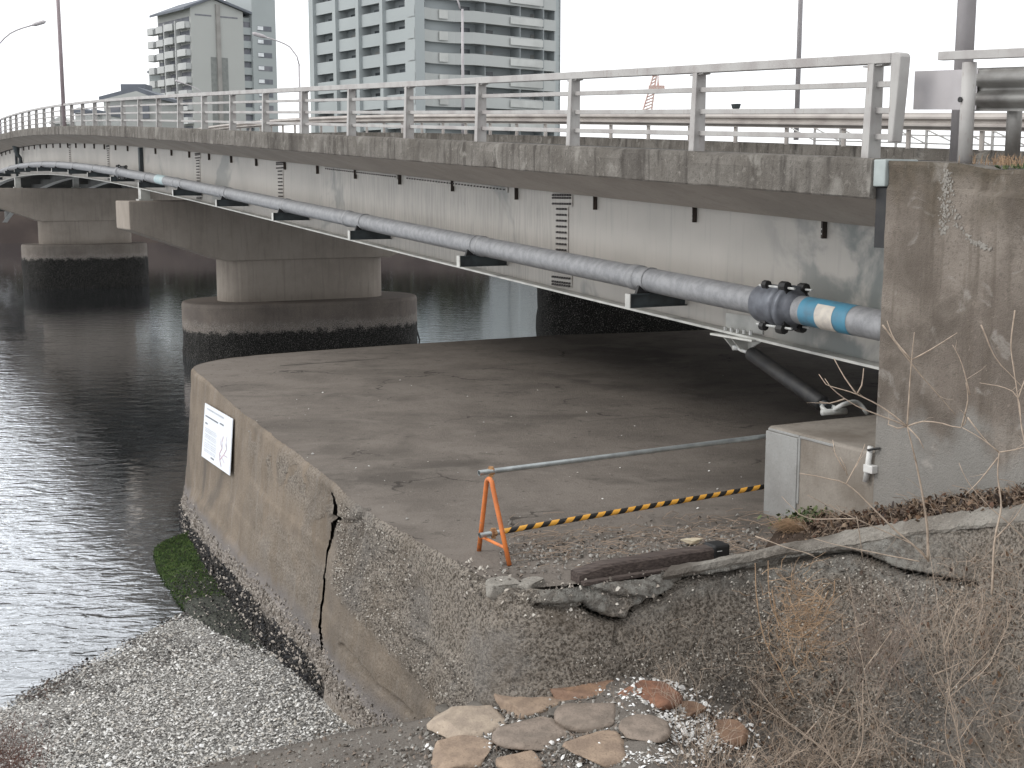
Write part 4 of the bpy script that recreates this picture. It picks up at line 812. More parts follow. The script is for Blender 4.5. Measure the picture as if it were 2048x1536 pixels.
# ------------------------------------------------------------------ barrier
SW = QZ
fA, fB = on_z(958, 1101, SW), on_z(1019, 1131, SW); ap = at_y(979, 958, (fA[1]+fB[1])/2)
br = thing('barrier_stand', (fA+fB)/2, label='orange A-shaped barrier stand at the broken quay corner', category='barrier stand')
u = nrm(fB-fA); c = MB(); top = []
for a in np.linspace(0, math.pi, 9): top.append(ap+(-u*math.cos(a))*.055+np.array([0, 0, -.06+.06*math.sin(a)]))
c.tube([fA, fA*.5+(top[0])*.5]+top+[fB*.5+top[-1]*.5, fB], .021, 12); c.build('frame', M['orange'], br, smooth=True)
s1 = .22; c = MB(); c.tube([fA*(1-s1)+top[0]*s1, fB*(1-s1)+top[-1]*s1], .014, 8); c.build('cross_bar', M['orange'], br)
pd = nrm(np.array([2.82, 1.64, 0.0]))
def lpipe(name, a, b_, r_, mats, label, cat):
    o = bpy.data.objects.new(name, bpy.data.meshes.new(name)); L_ = np.linalg.norm(b_-a); mb = MB(); n_ = 24
    mb.tube([(0, 0, 0), (L_, 0, 0)], r_, n_, False); mb.tube([(0.0, 0, 0), (L_, 0, 0)], r_*.86, n_, False)
    ring = [(0, r_*math.cos(6.283*k/n_), r_*math.sin(6.283*k/n_)) for k in range(n_)]+[(0, .86*r_*math.cos(6.283*k/n_), .86*r_*math.sin(6.283*k/n_)) for k in range(n_)]; mb.add(ring, [(k, (k+1) % n_, (k+1) % n_+n_, k+n_) for k in range(n_)])
    o.data.from_pydata(np.vstack(mb.v).tolist(), [], mb.f); o.data.materials.append(mats); o.data.polygons.foreach_set('use_smooth', [True]*len(o.data.polygons))
    o.location = tuple(a); o.rotation_euler = Vector(tuple(b_-a)).to_track_quat('X', 'Z').to_euler(); COL.objects.link(o); return tag(o, label=label, category=cat)
a1 = at_y(958, 946, 10.93); b1_ = at_y(1530, 873, 12.56); e1 = a1+(b1_-a1)*1.25
lpipe('galvanised_tube', a1, e1, .0245, M['galv'], 'bare galvanised tube laid across the top of the barrier stand', 'tube')
a2 = at_y(959, 1071, 10.93); b2_ = at_y(1530, 973, 12.56); e2 = a2+(b2_-a2)*1.25; d2 = nrm(b2_-a2)
lpipe('striped_tube', a2+d2*.2, e2, .0245, M['stripe'], 'black and yellow striped tube clamped low on the barrier stand', 'tube')
c = MB(); c.tube([a2, a2+d2*.21], .0235, 20, False); c.tube([a2, a2+d2*.21], .019, 20, False); c.build('tube_end', M['galv'], bpy.data.objects['striped_tube'] if False else None, label='bare metal sleeve on the end of the striped tube', category='sleeve')
def clamp(p_, dirv, nm='clamp'):
    c = MB(); c.tube([p_-dirv*.025, p_+dirv*.025], .033, 12); c.box(p_+np.array([0, 0, .03]), (.045, .03, .03)); c.box(p_-np.array([0, 0, .035]), (.04, .03, .03)); c.tube([p_+[0, 0, .02]-dirv*.0+[.03, -.02, 0], p_+[0, 0, .02]+[-.03, .02, 0]], .008, 6); c.build(nm, M['rust'], br, bevel=.003)
clamp(at_y(982, 943, 11.0), nrm(b1_-a1)); clamp(at_y(987, 1066, 11.0), d2)

# timber beam and bits lying on the quay
A0 = on_z(1150, 1152, QZ+.05); B0 = on_z(1418, 1110, QZ+.05); u = nrm(B0-A0); sdv = np.array([-u[1], u[0], 0])
tbm = thing('timber_beam', (A0+B0)/2, label='dark weathered timber beam with black end cap lying by the coping', category='timber')
c = MB(); rg = []
for s in np.linspace(0, 1, 26):
    p_ = A0+(B0-A0)*s; h_ = .075+.012*vn(np.array([[s*6, 0, 0]]))[0]; w_ = .07+.012*vn(np.array([[s*5, 3, 0]]))[0]; h_ *= min(1, .45+s*3); rg.append([p_-sdv*w_+[0, 0, -.05], p_+sdv*w_+[0, 0, -.05], p_+sdv*w_+[0, 0, h_-.01], p_+sdv*(w_-.015)+[0, 0, h_], p_-sdv*(w_-.02)+[0, 0, h_], p_-sdv*w_+[0, 0, h_-.02]])
c.loft(rg); c.build('beam', M['wood'], tbm)
c = MB(); E0 = B0+u*.0; c.box(E0+u*.08+[0, 0, .02], (.17, .17, .16), [u, sdv, [0, 0, 1]]); c.build('end_cap', M['black'], tbm, bevel=.02)
c = MB(); c.box(E0+u*.05-sdv*.087+[0, 0, .05], (.05, .004, .006), [u, sdv, [0, 0, 1]]); c.build('mark', M['paint'], tbm)
c = MB(); c.para(A0-sdv*.15-[0, 0, .05], (B0-A0)*.95, sdv*.06, (0, 0, .035)); c.build('split_plank', M['wood'], tbm, bevel=.006)

def rock(name, c0, sx, sy, sz, rot, mat, seed, **tags):
    bmx = bmesh.new(); bmesh.ops.create_icosphere(bmx, subdivisions=4, radius=1); V = np.array([v.co[:] for v in bmx.verts]); rs_ = np.random.default_rng(seed); 
    for _ in range(7):         # knock planes off it
        nn_ = nrm(rs_.normal(size=3)*[1, 1, .7]); dlim = rs_.uniform(.55, .85); h_ = V@nn_; V -= np.outer(np.clip(h_-dlim, 0, None), nn_)
    V *= [1, 1, 1]; V += (fbm(V, 2.2, 4, seed)*.09)[:, None]*V+(fbm(V, 9, 2, seed)*.03)[:, None]*V
    V[:, 2] = np.minimum(V[:, 2], .42+.08*V[:, 0]+.06*fbm(V, 3, 3, seed+5)); V *= [sx, sy, sz]; ca, sa = math.cos(rot), math.sin(rot); V = np.stack([V[:, 0]*ca-V[:, 1]*sa, V[:, 0]*sa+V[:, 1]*ca, V[:, 2]], 1)+c0
    f_ = [[v.index for v in f.verts] for f in bmx.faces]; bmx.free(); mb = MB(); mb.add(V, f_); return mb.build(name, mat, smooth=True, **tags)
def stonemat(nm, a, b_): 
    m = Mat(nm, .85); P = m.geo.outputs['Position']; x = m.mix(m.rng(m.noise(7, 6, P), .35, .65), a, b_); x = m.mix(m.rng(m.noise(60, 3, P), .55, .7, 0, .6), x, tuple(q*.5 for q in a)); m.col(x); m.bump(m.noise(30, 6, P), .6, .02); return m.m
SM = {'o': stonemat('orange_stone', (.27, .17, .11), (.19, .12, .085)), 't': stonemat('tan_stone', (.30, .225, .165), (.215, .16, .12)), 'r': stonemat('rust_stone', (.24, .12, .075), (.15, .08, .055)), 'g': stonemat('grey_stone', (.24, .195, .16), (.17, .14, .115)), 'l': stonemat('light_stone', (.36, .295, .23), (.27, .22, .175)), 'd': stonemat('dark_stone', (.16, .145, .125), (.11, .1, .088))}
def on_ap(x, y):
    r = ray(x, y); lam = 9.5
    for _ in range(30): lam = .5*lam+.5*float(apron(np.array([r[0]*lam]), np.array([r[1]*lam]))[0])/r[2]
    return r*lam
ST = [(1225, 1348, 89, 31, 'o', 'orange brown stone topping the rubble slope against the wall'), (1159, 1382, 113, 44, 'o', 'large flat orange tan stone just below the topmost one'), (1301, 1391, 99, 44, 'r', 'rust red stone ringed by white shells'), (1061, 1411, 123, 41, 't', 'long tan stone left of the large orange tan one'), (1186, 1437, 113, 44, 'g', 'grey brown angular stone in the middle of the rubble'), (938, 1449, 133, 51, 'l', 'broad pale stone at the left edge of the rubble'), (1084, 1476, 147, 51, 'g', 'broad flat grey stone beside the broad pale one'), (926, 1517, 116, 48, 't', 'tan stone at the bottom below the broad pale one'), (1203, 1504, 113, 51, 't', 'triangular tan stone with a white shell on it'), (1048, 1528, 85, 31, 't', 'tan stone cut by the bottom edge of the photo'), (959, 1397, 41, 26, 'l', 'small pale round stone leaning at the foot of the wall'), (914, 1421, 65, 20, 'd', 'low dark grey stone behind the broad pale one'), (978, 1417, 66, 30, 'd', 'dark grey stone under the small pale round one'), (1073, 1373, 51, 20, 'g', 'small grey stone left of the large orange tan one'), (1109, 1432, 34, 17, 'd', 'tiny dark stone between the long tan and broad grey ones'), (1016, 1383, 20, 14, 'g', 'tiny grey pebble at the foot of the wall'), (1374, 1423, 61, 24, 'o', 'brown stone half buried in white shells'), (1289, 1466, 79, 38, 'g', 'grey brown stone below the rust red one'), (1449, 1469, 68, 38, 'o', 'brown stone under the dry brush right of the shells')]
for k, (x_, y_, w_, h_, mm, lb) in enumerate(ST):
    p_ = on_ap(x_, y_); s = p_[1]/F; rock('stone', p_+[0, .02, .012], w_*s*.73, h_*s*1.75, max(.06, h_*s*.62), random.uniform(-.15, .15), SM[mm], 100+k, label=lb, category='stone', group='stones set in the slope')
# white shells
pts = []
poly_ = [((1365, 1440), 80, 62, 620), ((1330, 1372), 80, 28, 200), ((1440, 1480), 80, 45, 220), ((1250, 1520), 130, 16, 190), ((1000, 1480), 120, 22, 110), ((1250, 1400), 60, 40, 60), ((1100, 1400), 180, 30, 45)]
for (cx_, cy_), sx_, sy_, n_ in poly_:
    for _ in range(n_):
        x_, y_ = random.gauss(cx_, sx_*.5), random.gauss(cy_, sy_*.5)
        if y_ < 1335+abs(x_-1260)*.12: continue
        pts.append(on_ap(x_, y_)+np.array([0, 0, .02]))
for x_, y_ in ((857, 1446), (843, 1455), (875, 1477), (825, 1507), (849, 1511), (1139, 1432), (1014, 1421), (1310, 1380), (1199, 1501)): pts.append(on_ap(x_, y_)+np.array([0, 0, .05]))
chips('white_shells', M['whiteshells'], pts, (.007, .027), .6, .4, kind='stuff', label='white broken shells spilling between the stones')
pts = [on_ap(random.uniform(870, 1500), random.uniform(1350, 1536))+np.array([0, 0, .01]) for _ in range(2600)]+[on_ap(random.uniform(380, 1250), random.uniform(1430, 1545))+np.array([0, 0, .004]) for _ in range(2600)]
chips('slope_rubble', M['rubble'], pts, (.004, .024), .8, .8, kind='stuff', label='small rubble between the stones of the slope')
# crumbled rim of the corner
ir_ = np.where((path[:, 1] < 12.2) & (path[:, 0] < 2.0) & (path[:, 1] > 9))[0]; ir_ = ir_[path[ir_, 0] > -.5]; i = RNG.choice(ir_, 1900); j = RNG.integers(1, 15, 1900); pp = base[i, j]+np.c_[-nr[i]*RNG.uniform(-.02, .2, 1900)[:, None], RNG.normal(0, .012, 1900)]; pp[:, 2] = np.minimum(pp[:, 2]+.03, QZ+.03)
chips('crumbled_rim', M['crustbits'], pp, (.005, .024), .9, .8, kind='stuff', label='crumbled concrete bits along the broken quay rim')
# debris on the quay top
pts = []
for _ in range(1500):
    x_ = random.uniform(1000, 1520); y_ = random.gauss(1112-(x_-1000)*.05, 22)
    if y_ < 1165-(x_-1100)*.13 and y_ > 1030: pts.append(on_z(x_, y_, QZ+.012))
chips('quay_debris', M['rubble'], pts, (.006, .026), .8, .7, kind='stuff', label='small rubble and chips scattered near the barrier stand')
pts = [on_z(*p, QZ+.01) for p in ((685, 743), (823, 771), (645, 785), (935, 793), (757, 801), (860, 855), (716, 902), (1245, 793), (1155, 945), (1240, 935), (1220, 948), (1370, 986), (1040, 1033), (800, 760), (560, 850), (610, 830), (500, 742), (1075, 780), (950, 872))]
pts += [on_z(random.uniform(450, 1500), random.uniform(740, 1080), QZ+.008) for _ in range(60)]
chips('scattered_shells', M['shells'], pts, (.006, .022), .3, .5, kind='stuff', label='odd white shells lying about on the quay top')
c = MB()
for _ in range(260):
    x_ = random.uniform(1010, 1530); y_ = random.gauss(1085-(x_-1000)*.04, 26); 
    if y_ > 1160-(x_-1100)*.13 or y_ < 1020: continue
    p_ = on_z(x_, y_, QZ+.02); a = random.gauss(.3, .7); L_ = random.uniform(.05, .3); q_ = np.array([math.cos(a), math.sin(a), random.uniform(-.05, .12)])*L_
    c.tube([p_, p_+q_*.5+[0, 0, random.uniform(0, .03)], p_+q_], .003, 3, False)
c.build('dry_stalks', M['straw2'], kind='stuff', label='dry stalks and twigs littering the quay top')
p_ = on_z(1385, 1086, QZ+.02); rock('foam_lump', p_+[0, 0, .02], .12, .05, .035, .1, plain('foam', (.5, .44, .33), (.4, .33, .22), 10, .8), 77, label='cream coloured foam lump lying behind the timber beam', category='foam lump')
# broken concrete at the corner
for k, (x_, y_, s1_, lb) in enumerate(((1010, 1172, .2, 'grey broken concrete lump at the tip of the quay corner'), (1120, 1190, .24, 'broad broken concrete slab under the coping crack'), (1215, 1213, .12, 'small broken concrete piece hanging in the crack'), (1060, 1168, .16, 'grey concrete lump behind the tip of the quay corner'))):
    p_ = at_y(x_, y_, 9.95-.0*k); rock('concrete_lump', p_+[0, .16, -.06], s1_*.9, s1_*.8, s1_*.62, random.uniform(-.4, .4), M['copingc'], 300+k, label=lb, category='concrete lump', group='broken concrete at the quay corner')

# ------------------------------------------------------------------ plants
def twigs(c, p0, d0, L_, r_, depth, nseg=5, curve=.35, up=.15):
    p_ = np.array(p0, float); d = nrm(d0); pts = [p_.copy()]; st = L_/nseg; kids = []
    for k in range(nseg):
        d = nrm(d+np.array([random.gauss(0, curve), random.gauss(0, curve), random.gauss(up, curve)])*.35); p_ = p_+d*st; pts.append(p_.copy()); kids.append((p_.copy(), d.copy()))
    c.tube(pts, list(np.linspace(r_, r_*.4, len(pts))), 4 if r_ > .006 else 3, False)
    if depth > 0:
        for q_, dd2 in kids[1:]:
            for _ in range(random.choice((1, 1, 2))):
                nd_ = nrm(dd2+np.array([random.gauss(0, .6), random.gauss(0, .6), random.gauss(.1, .5)])); twigs(c, q_, nd_, L_*random.uniform(.35, .6), r_*.55, depth-1, 4, curve, up)
def traced(name, lines, Yr, mat, r0, label, root, twigp=.5):
    o = thing(name, root, label=label, category='shrub'); c = MB(); tw_ = MB()
    for ln_, a, b_ in lines:
        pts = cr([at_y(x_, y_, Y_) for (x_, y_), Y_ in zip(ln_, np.linspace(a, b_, len(ln_)))], lambda q: .05); q_ = fbm(pts, 4, 2)[:, None]*np.array([[.012, .012, .008]]); pts = pts+q_
        rr_ = r0*(1 if ln_ is lines[0][0] else .62); c.tube(pts, list(np.linspace(rr_, rr_*.45, len(pts))), 6, True)
        for k in range(2, len(pts)-1, 4):
            if random.random() < twigp: d_ = nrm(pts[k+1]-pts[k]); twigs(tw_, pts[k], d_+np.array([random.gauss(0, .6), random.gauss(0, .5), random.gauss(.1, .6)]), random.uniform(.06, .2), .0022, 0, 4)
    c.build('branches', M[mat], o, smooth=True); tw_.build('twigs', M[mat], o); return o
SA = [([(1857, 1122), (1853, 1050), (1842, 980), (1828, 910), (1814, 853)], 9.3, 9.2), ([(1814, 853), (1817, 800), (1823, 720), (1829, 664)], 9.2, 9.1), ([(1823, 720), (1790, 680), (1775, 640)], 9.15, 9.25), ([(1823, 720), (1860, 700), (1915, 665)], 9.15, 9.0), ([(1814, 853), (1772, 822), (1714, 788), (1652, 769), (1638, 748)], 9.2, 9.3), ([(1714, 788), (1690, 755), (1668, 716)], 9.25, 9.3), ([(1714, 788), (1724, 770), (1728, 736)], 9.25, 9.2), ([(1814, 853), (1730, 820), (1690, 797), (1662, 775), (1650, 757)], 9.2, 9.1), ([(1690, 797), (1660, 806), (1640, 803)], 9.1, 9.05), ([(1814, 853), (1845, 843), (1885, 847), (1922, 854), (1934, 835), (1922, 820)], 9.2, 8.9), ([(1925, 850), (1936, 800), (1932, 765)], 8.95, 8.9), ([(1814, 853), (1838, 878), (1847, 897)], 9.2, 9.1), ([(1814, 853), (1795, 857), (1775, 850), (1778, 838)], 9.2, 9.3), ([(1765, 650), (1830, 735), (1910, 830)], 9.4, 9.5)]
traced('bare_shrub', SA, 0, 'twig', .0105, 'pale bare shrub spreading its branches before the abutment wall', at_y(1857, 1125, 9.4), .5)
SB = [([(1857, 1122), (1826, 1092), (1795, 1066), (1740, 1010), (1693, 967), (1650, 955), (1600, 946)], 9.0, 9.1), ([(1693, 967), (1720, 915), (1730, 888)], 9.05, 9.1), ([(1695, 950), (1690, 930), (1680, 913)], 9.1, 9.1), ([(1857, 1122), (1826, 1092), (1713, 1038), (1658, 1014), (1615, 990)], 9.0, 8.8), ([(1713, 1038), (1619, 1038), (1585, 1015), (1564, 992)], 8.85, 8.9), ([(1838, 1124), (1760, 1108), (1678, 1092), (1627, 1077)], 8.9, 9.1), ([(1713, 1034), (1718, 1070), (1725, 1116)], 9, 9.1), ([(1690, 940), (1670, 905), (1665, 880)], 9.1, 9.2), ([(1510, 1073), (1560, 1090), (1627, 1110)], 8.9, 8.8)]
traced('bare_shrub', SB, 0, 'twig', .008, 'low bare shrub leaning left over the coping and soil', at_y(1857, 1125, 9.0), .5)
SC = [([(1983, 1190), (1990, 1080), (2002, 1014), (1996, 950), (1998, 905)], 8.6, 8.7), ([(1990, 1078), (2030, 1035), (2052, 1000)], 8.65, 8.7), ([(2060, 1090), (2010, 1040), (1975, 1010), (1935, 962), (1918, 925)], 8.7, 8.8), ([(1998, 905), (1960, 875), (1925, 855)], 8.7, 8.8), ([(1998, 905), (2030, 900), (2060, 890)], 8.7, 8.6), ([(1996, 915), (1960, 960), (1930, 990)], 8.7, 8.7), ([(2060, 925), (2045, 860), (2037, 795), (2010, 775), (1960, 765)], 8.4, 8.6), ([(2037, 795), (2050, 760), (2062, 730)], 8.4, 8.5), ([(1962, 650), (1990, 715), (2015, 745), (2055, 785)], 8.8, 8.8), ([(2030, 620), (2022, 700), (2035, 790), (2050, 900)], 8.8, 8.7), ([(1940, 790), (1925, 730), (1905, 690)], 8.9, 8.9), ([(1935, 835), (1975, 885), (1998, 905)], 8.8, 8.7)]
traced('bare_shrub', SC, 0, 'twig', .009, 'bare shrub at the right edge crossing the abutment wall', at_y(1983, 1190, 8.8), .6)
def bush(x_, y_, Y_, n_, h_, spread, mat, r_, label, lean=(0, 0, 1), depth=1, name='dry_bush', curve=.4):
    p0 = on_ap(x_, y_) if y_ > 1405 else at_y(x_, y_, Y_); o = thing(name, p0, label=label, category='bush', group='dry brush on the bank'); c = MB()
    for _ in range(n_):
        b0 = p0+np.array([random.gauss(0, spread*.35), random.gauss(0, .12), 0]); a = random.gauss(0, .5)
        twigs(c, b0, np.array([a+lean[0], random.gauss(lean[1], .25), lean[2]]), h_*random.uniform(.5, 1.1), r_*random.uniform(.6, 1.1), depth, 7, curve, .05)
    c.build('stems', M[mat], o); return o
bush(1990, 1560, 7.6, 22, 1.25, .5, 'plant_dark', .0055, 'tall dark stemmed dry bush in the lower right corner', (-.15, 0, 1))
bush(2090, 1500, 7.9, 16, 1.3, .4, 'twig', .005, 'pale stemmed dry bush against the right edge', (-.2, 0, 1))
bush(1820, 1560, 7.7, 18, .95, .45, 'plant_dark', .0045, 'dark dry bush left of the tall corner bush', (-.35, 0, 1))
bush(1660, 1570, 7.6, 34, .62, .6, 'twig', .0035, 'low tangled pale bush along the bottom edge', (.0, 0, .7), curve=.8)
bush(1430, 1575, 7.7, 26, .5, .6, 'twig', .003, 'low wiry bush over the white shells', (.1, 0, .6), curve=.9)
bush(1560, 1430, 8.9, 34, .62, .4, 'twig', .003, 'thin brown brush at the foot of the cracked wall', (.0, 0, 1), curve=.6)
bush(1760, 1380, 8.9, 30, .7, .5, 'plant_dark', .0035, 'thin dark brush on the wall beneath the bare shrub', (-.1, 0, 1), curve=.5)
bush(1930, 1330, 8.7, 26, .6, .4, 'twig', .003, 'wiry brush beneath the right bare shrub', (0, 0, 1), curve=.6)
bush(1350, 1440, 9.2, 16, .45, .5, 'twig', .0025, 'sparse wiry brush right of the rust red stone', (.1, 0, .9), curve=.6)
SD = []
for _ in range(14):
    x0, y0 = random.uniform(1500, 2060), 1560; x1, y1 = x0+random.uniform(-260, 60), random.uniform(1080, 1420); bx, by = random.uniform(-30, 30), random.uniform(-20, 20); Ya = random.uniform(8.0, 8.6)
    SD.append(([(x0, y0), (x0*.7+x1*.3+bx, y0*.7+y1*.3), (x0*.35+x1*.65+bx*.6, y0*.35+y1*.65+by), (x1, y1)], Ya, Ya+random.uniform(0, .35)))
    if random.random() < .6: SD.append(([(x0*.45+x1*.55+bx*.7, y0*.45+y1*.55), ((x0+x1)/2+random.uniform(20, 90), (y0+y1)/2-random.uniform(40, 110))], Ya+.1, Ya+.1))
traced('tall_bare_stems', SD, 0, 'twig', .0055, 'tall thin bare stems rising from the bottom edge over the brush', on_ap(1850, 1560), .9)
# straw coloured hanging vine
o = thing('straw_vine', at_y(1600, 1290, 8.95), label='orange straw coloured vine tangle hanging on the cracked wall', category='vine'); c = MB()
for ln_, a, b_ in (([(1535, 1120), (1537, 1180), (1550, 1230), (1590, 1260), (1640, 1240), (1665, 1190), (1668, 1160)], 9.0, 9.1), ([(1545, 1180), (1560, 1250), (1600, 1275), (1650, 1240)], 9, 8.9), ([(1512, 1130), (1515, 1200), (1530, 1280), (1560, 1340), (1590, 1400)], 9.0, 8.9), ([(1570, 1170), (1590, 1230), (1625, 1240), (1655, 1180)], 9.1, 9.0)): c.tube(cr([at_y(x_, y_, Y_) for (x_, y_), Y_ in zip(ln_, np.linspace(a, b_, len(ln_)))], lambda q: .03)+RNG.normal(0, .006, 3), .004, 5)
for _ in range(230): twigs(c, at_y(random.gauss(1600, 34), random.gauss(1240, 48), random.uniform(8.85, 9.1)), (random.gauss(.2, .8), random.gauss(0, .3), random.gauss(-.1, .8)), random.uniform(.1, .3), .0028, 0, 5, .9)
c.build('stems', M['straw'], o)
o = thing('dry_grass_clump', on_z(1575, 1060, QZ), label='tan dry grass clump bent over beside the concrete block', category='grass clump'); c = MB(); b0 = on_z(1608, 1066, QZ+.08)
for _ in range(170):
    p_ = b0+np.array([random.gauss(0, .06), random.gauss(0, .05), 0]); L_ = random.uniform(.12, .34); a = random.gauss(2.9, .45); c.tube([p_, p_+np.array([math.cos(a)*L_*.5, math.sin(a)*L_*.5, L_*.35]), p_+np.array([math.cos(a)*L_, math.sin(a)*L_, L_*.15])], [.003, .0025, .0008], 3, False)
c.build('blades', M['straw'], o)
o = thing('green_weed', on_z(1625, 1050, QZ), label='small green leafy weed growing at the block foot', category='weed'); wb_ = on_z(1632, 1056, QZ+.06); pts = [wb_+np.array([random.gauss(0, .15), random.gauss(0, .06), abs(random.gauss(.07, .055))]) for _ in range(900)]
chips('leaf_mass', M['green'], pts, (.008, .024), 1.5, .3, parent=o); c = MB()
for p_ in pts[:80]: c.tube([wb_+np.array([random.gauss(0, .06), 0, -.04]), p_], .002, 3, False)
c.build('stems', M['straw'], o)
# tangle of tiny twigs and leaves clothing wall and bank at right
c = MB(); fi_ = np.where((path[:, 0] > .9) & (path[:, 1] < 12) & (path[:, 0] < 7))[0]; lv = []
def wpt():
    while True:
        i_ = int(random.choice(fi_)); d_ = random.uniform(.25, 2.7); j_ = min(int(np.searchsorted(dep, d_)), 170); q_ = base[i_, j_]; x_, y_ = gx[i_, j_], gy[i_, j_]
        if x_ > 2080 or y_ > 1570: continue
        if y_ < 1270-(x_-1300)*.10+random.gauss(0, 30) and x_ < 1880: continue
        if x_ < 1500 and random.random() < .6: continue
        return q_+np.r_[nr[i_]*random.uniform(0, .12), 0], nr[i_]
for _ in range(1500):
    q_, n_ = wpt(); a = random.uniform(0, 6.28); d_ = np.array([n_[0]*.3+math.cos(a), n_[1]*.3+random.gauss(0, .2), math.sin(a)+.3]); twigs(c, q_, d_, random.uniform(.06, .26), .0024, 0, 4, .9)
for _ in range(900):
    q_ = on_ap(random.uniform(1380, 2060), random.uniform(1440, 1560)); a = random.uniform(0, 6.28); twigs(c, q_, (math.cos(a), math.sin(a), random.uniform(.1, 1.4)), random.uniform(.08, .3), .0026, 0, 4, .9)
c.build('undergrowth', M['twig'], kind='stuff', label='tangled fine dry undergrowth over the lower right bank')
lv = [wpt()[0] for _ in range(1500)]+[on_ap(random.uniform(1400, 2060), random.uniform(1420, 1560))+np.array([0, 0, .02]) for _ in range(1800)]
chips('dead_leaves', M['leaves'], lv, (.005, .018), 1.5, .4, kind='stuff', label='tiny dead leaves caught in the undergrowth')
c = MB()
for _ in range(1500):
    r_ = ray(random.gauss(20, 38), random.gauss(1515, 34)); lam = 12
    for _k in range(5): lam = float(beach(r_[0]*lam, r_[1]*lam))/r_[2]
    twigs(c, r_*lam, (random.gauss(0, 1), random.gauss(0, 1), 1), random.uniform(.04, .12), .003, 0, 4, .9)
c.build('seaweed_clump', plain('red_weed', (.17, .09, .07), (.09, .05, .04), 9, .8), label='reddish brown seaweed clump in the lower left corner', category='seaweed')

# ------------------------------------------------------------------ far side: sea wall and buildings
c = MB(); c.box((0, 148.5, -5.8), (1600, 4, 7)); c.build('sea_wall', M['seawall'], label='long brown sea wall on the far bank below the bridge', category='sea wall')
E1, E2 = np.array([-.63263, .774454, 0]), np.array([.774396, .632701, 0])
class Bld:
    def __init__(s, C0): s.c = np.array(C0, float)
    def P(s, u, v, z): return s.c+E1*u+E2*v+[0, 0, z]
    def box(s, mb, u0, u1, v0, v1, z0, z1): return mb.para(s.P(u0, v0, z0), E1*(u1-u0), E2*(v1-v0), (0, 0, z1-z0))
def u_of(B, px, v=0.0, e=E1):       # distance along a facade at which it meets picture column px
    k = ray(px, 70); k = k[0]/k[1]; o = B.c+(E2 if e is E1 else E1)*v; return (k*o[1]-o[0])/(e[0]-k*e[1])
FL = 2.94
Bb = Bld((*(at_y(830, 70, 180)[:2]), -2.5)); nB = 15; zoff = 2.72
big = thing('apartment_tower', Bb.P(14, 13, 0), label='big pale green apartment tower with deep balcony grid and curved corner balconies', category='apartment tower')
Ht = nB*FL+zoff
c = MB(); Bb.box(c, 1.6, 28.3, 1.6, 26.7, 0, Ht); c.build('core', M['bshade'], big)
uo = [(u_of(Bb, a), u_of(Bb, b_)) for a, b_ in ((665, 632), (711, 677), (759, 723), (810, 771))]
c = MB(); edges = [0.0]+[q for p_ in sorted(uo) for q in p_]+[28.35]
for a, b_ in zip(edges[0::2], edges[1::2]): Bb.box(c, a, b_, -.0, 1.62, 0, Ht)
for a, b_ in zip(edges[1::2], edges[2::2]): Bb.box(c, b_-.0, b_+.5, -.5, .0, 0, Ht)
c.build('pillars', M['bwall'], big)
for k in range(nB):
    z = zoff+k*FL
    for a, b_ in sorted(uo):
        c = MB(); Bb.box(c, a-.0, b_, .02, .2, z-.45, z+1.3); Bb.box(c, a, b_, .2, 1.6, z-.35, z-.15); o = c.build('balcony', M['bwall'], big)
        if k < 12:
            c = MB(); wq = b_-a; Bb.box(c, a+.15*wq, a+.75*wq, 1.5, 1.58, z, z+1.95); c.build('window', M[random.choice(('glass', 'glass', 'curtain', 'glass2'))], big)
# right facade: ribbons with an inward curve next to the corner
vs_ = [u_of(Bb, x_, 0, E2) for x_ in (836, 880, 905, 942, 1055, 1109, 1118)]
c = MB(); Bb.box(c, -.0, 1.7, vs_[5], vs_[6]+.3, 0, Ht); Bb.box(c, 0, 28.3, vs_[6]-.2, vs_[6]+.3, 0, Ht); c.build('end_wall', M['bwall'], big)
rib = [(0.0, 0.0), (.2, 1.5), (.9, 3.4), (.9, 5.4), (.5, 7.2), (-.9, vs_[3]-.2), (-.9, vs_[3]+.2), (-.3, vs_[5])]
for k in range(nB):
    z = zoff+k*FL; c = MB(); ring = []
    for (u_, v_) in rib: ring.append([Bb.P(u_, v_, z-.35), Bb.P(u_+.15, v_, z-.35), Bb.P(u_+.15, v_, z+1.2), Bb.P(u_, v_, z+1.2)])
    c.loft(ring); 
    for (a, b_) in zip(rib[:-1], rib[1:]): c.prism([Bb.P(a[0]+.15, a[1], z-.3), Bb.P(b_[0]+.15, b_[1], z-.3), Bb.P(1.7, b_[1], z-.3), Bb.P(1.7, a[1], z-.3)], (0, 0, .18))
    c.build('balcony', M['bwall2'], big)
    if k < 12:
        c = MB(); Bb.box(c, .62, .8, 4.6, 6.1, z-.05, z+1.12); c.build('panel', M['bpanel'], big)
        c = MB(); c.para(Bb.P(-.93, vs_[3]+6.5, z-.02), E1*.06, E2*6.2, (0, 0, 1.0)); c.build('panel', M['bpanel'], big)
        for a in (1.2, 9.0, 13.2, 18.2, 22.0): c = MB(); Bb.box(c, 1.52, 1.6, a, a+1.6, z+.1, z+2.05); c.build('window', M[random.choice(('glass', 'glass', 'curtain', 'glass2'))], big)
        for a in (vs_[3]+2, vs_[3]+8.5, vs_[3]+13): c = MB(); Bb.box(c, -.6, 1.6, a, a+.12, z-.1, z+FL-.35); c.build('partition', M['bshade'], big)
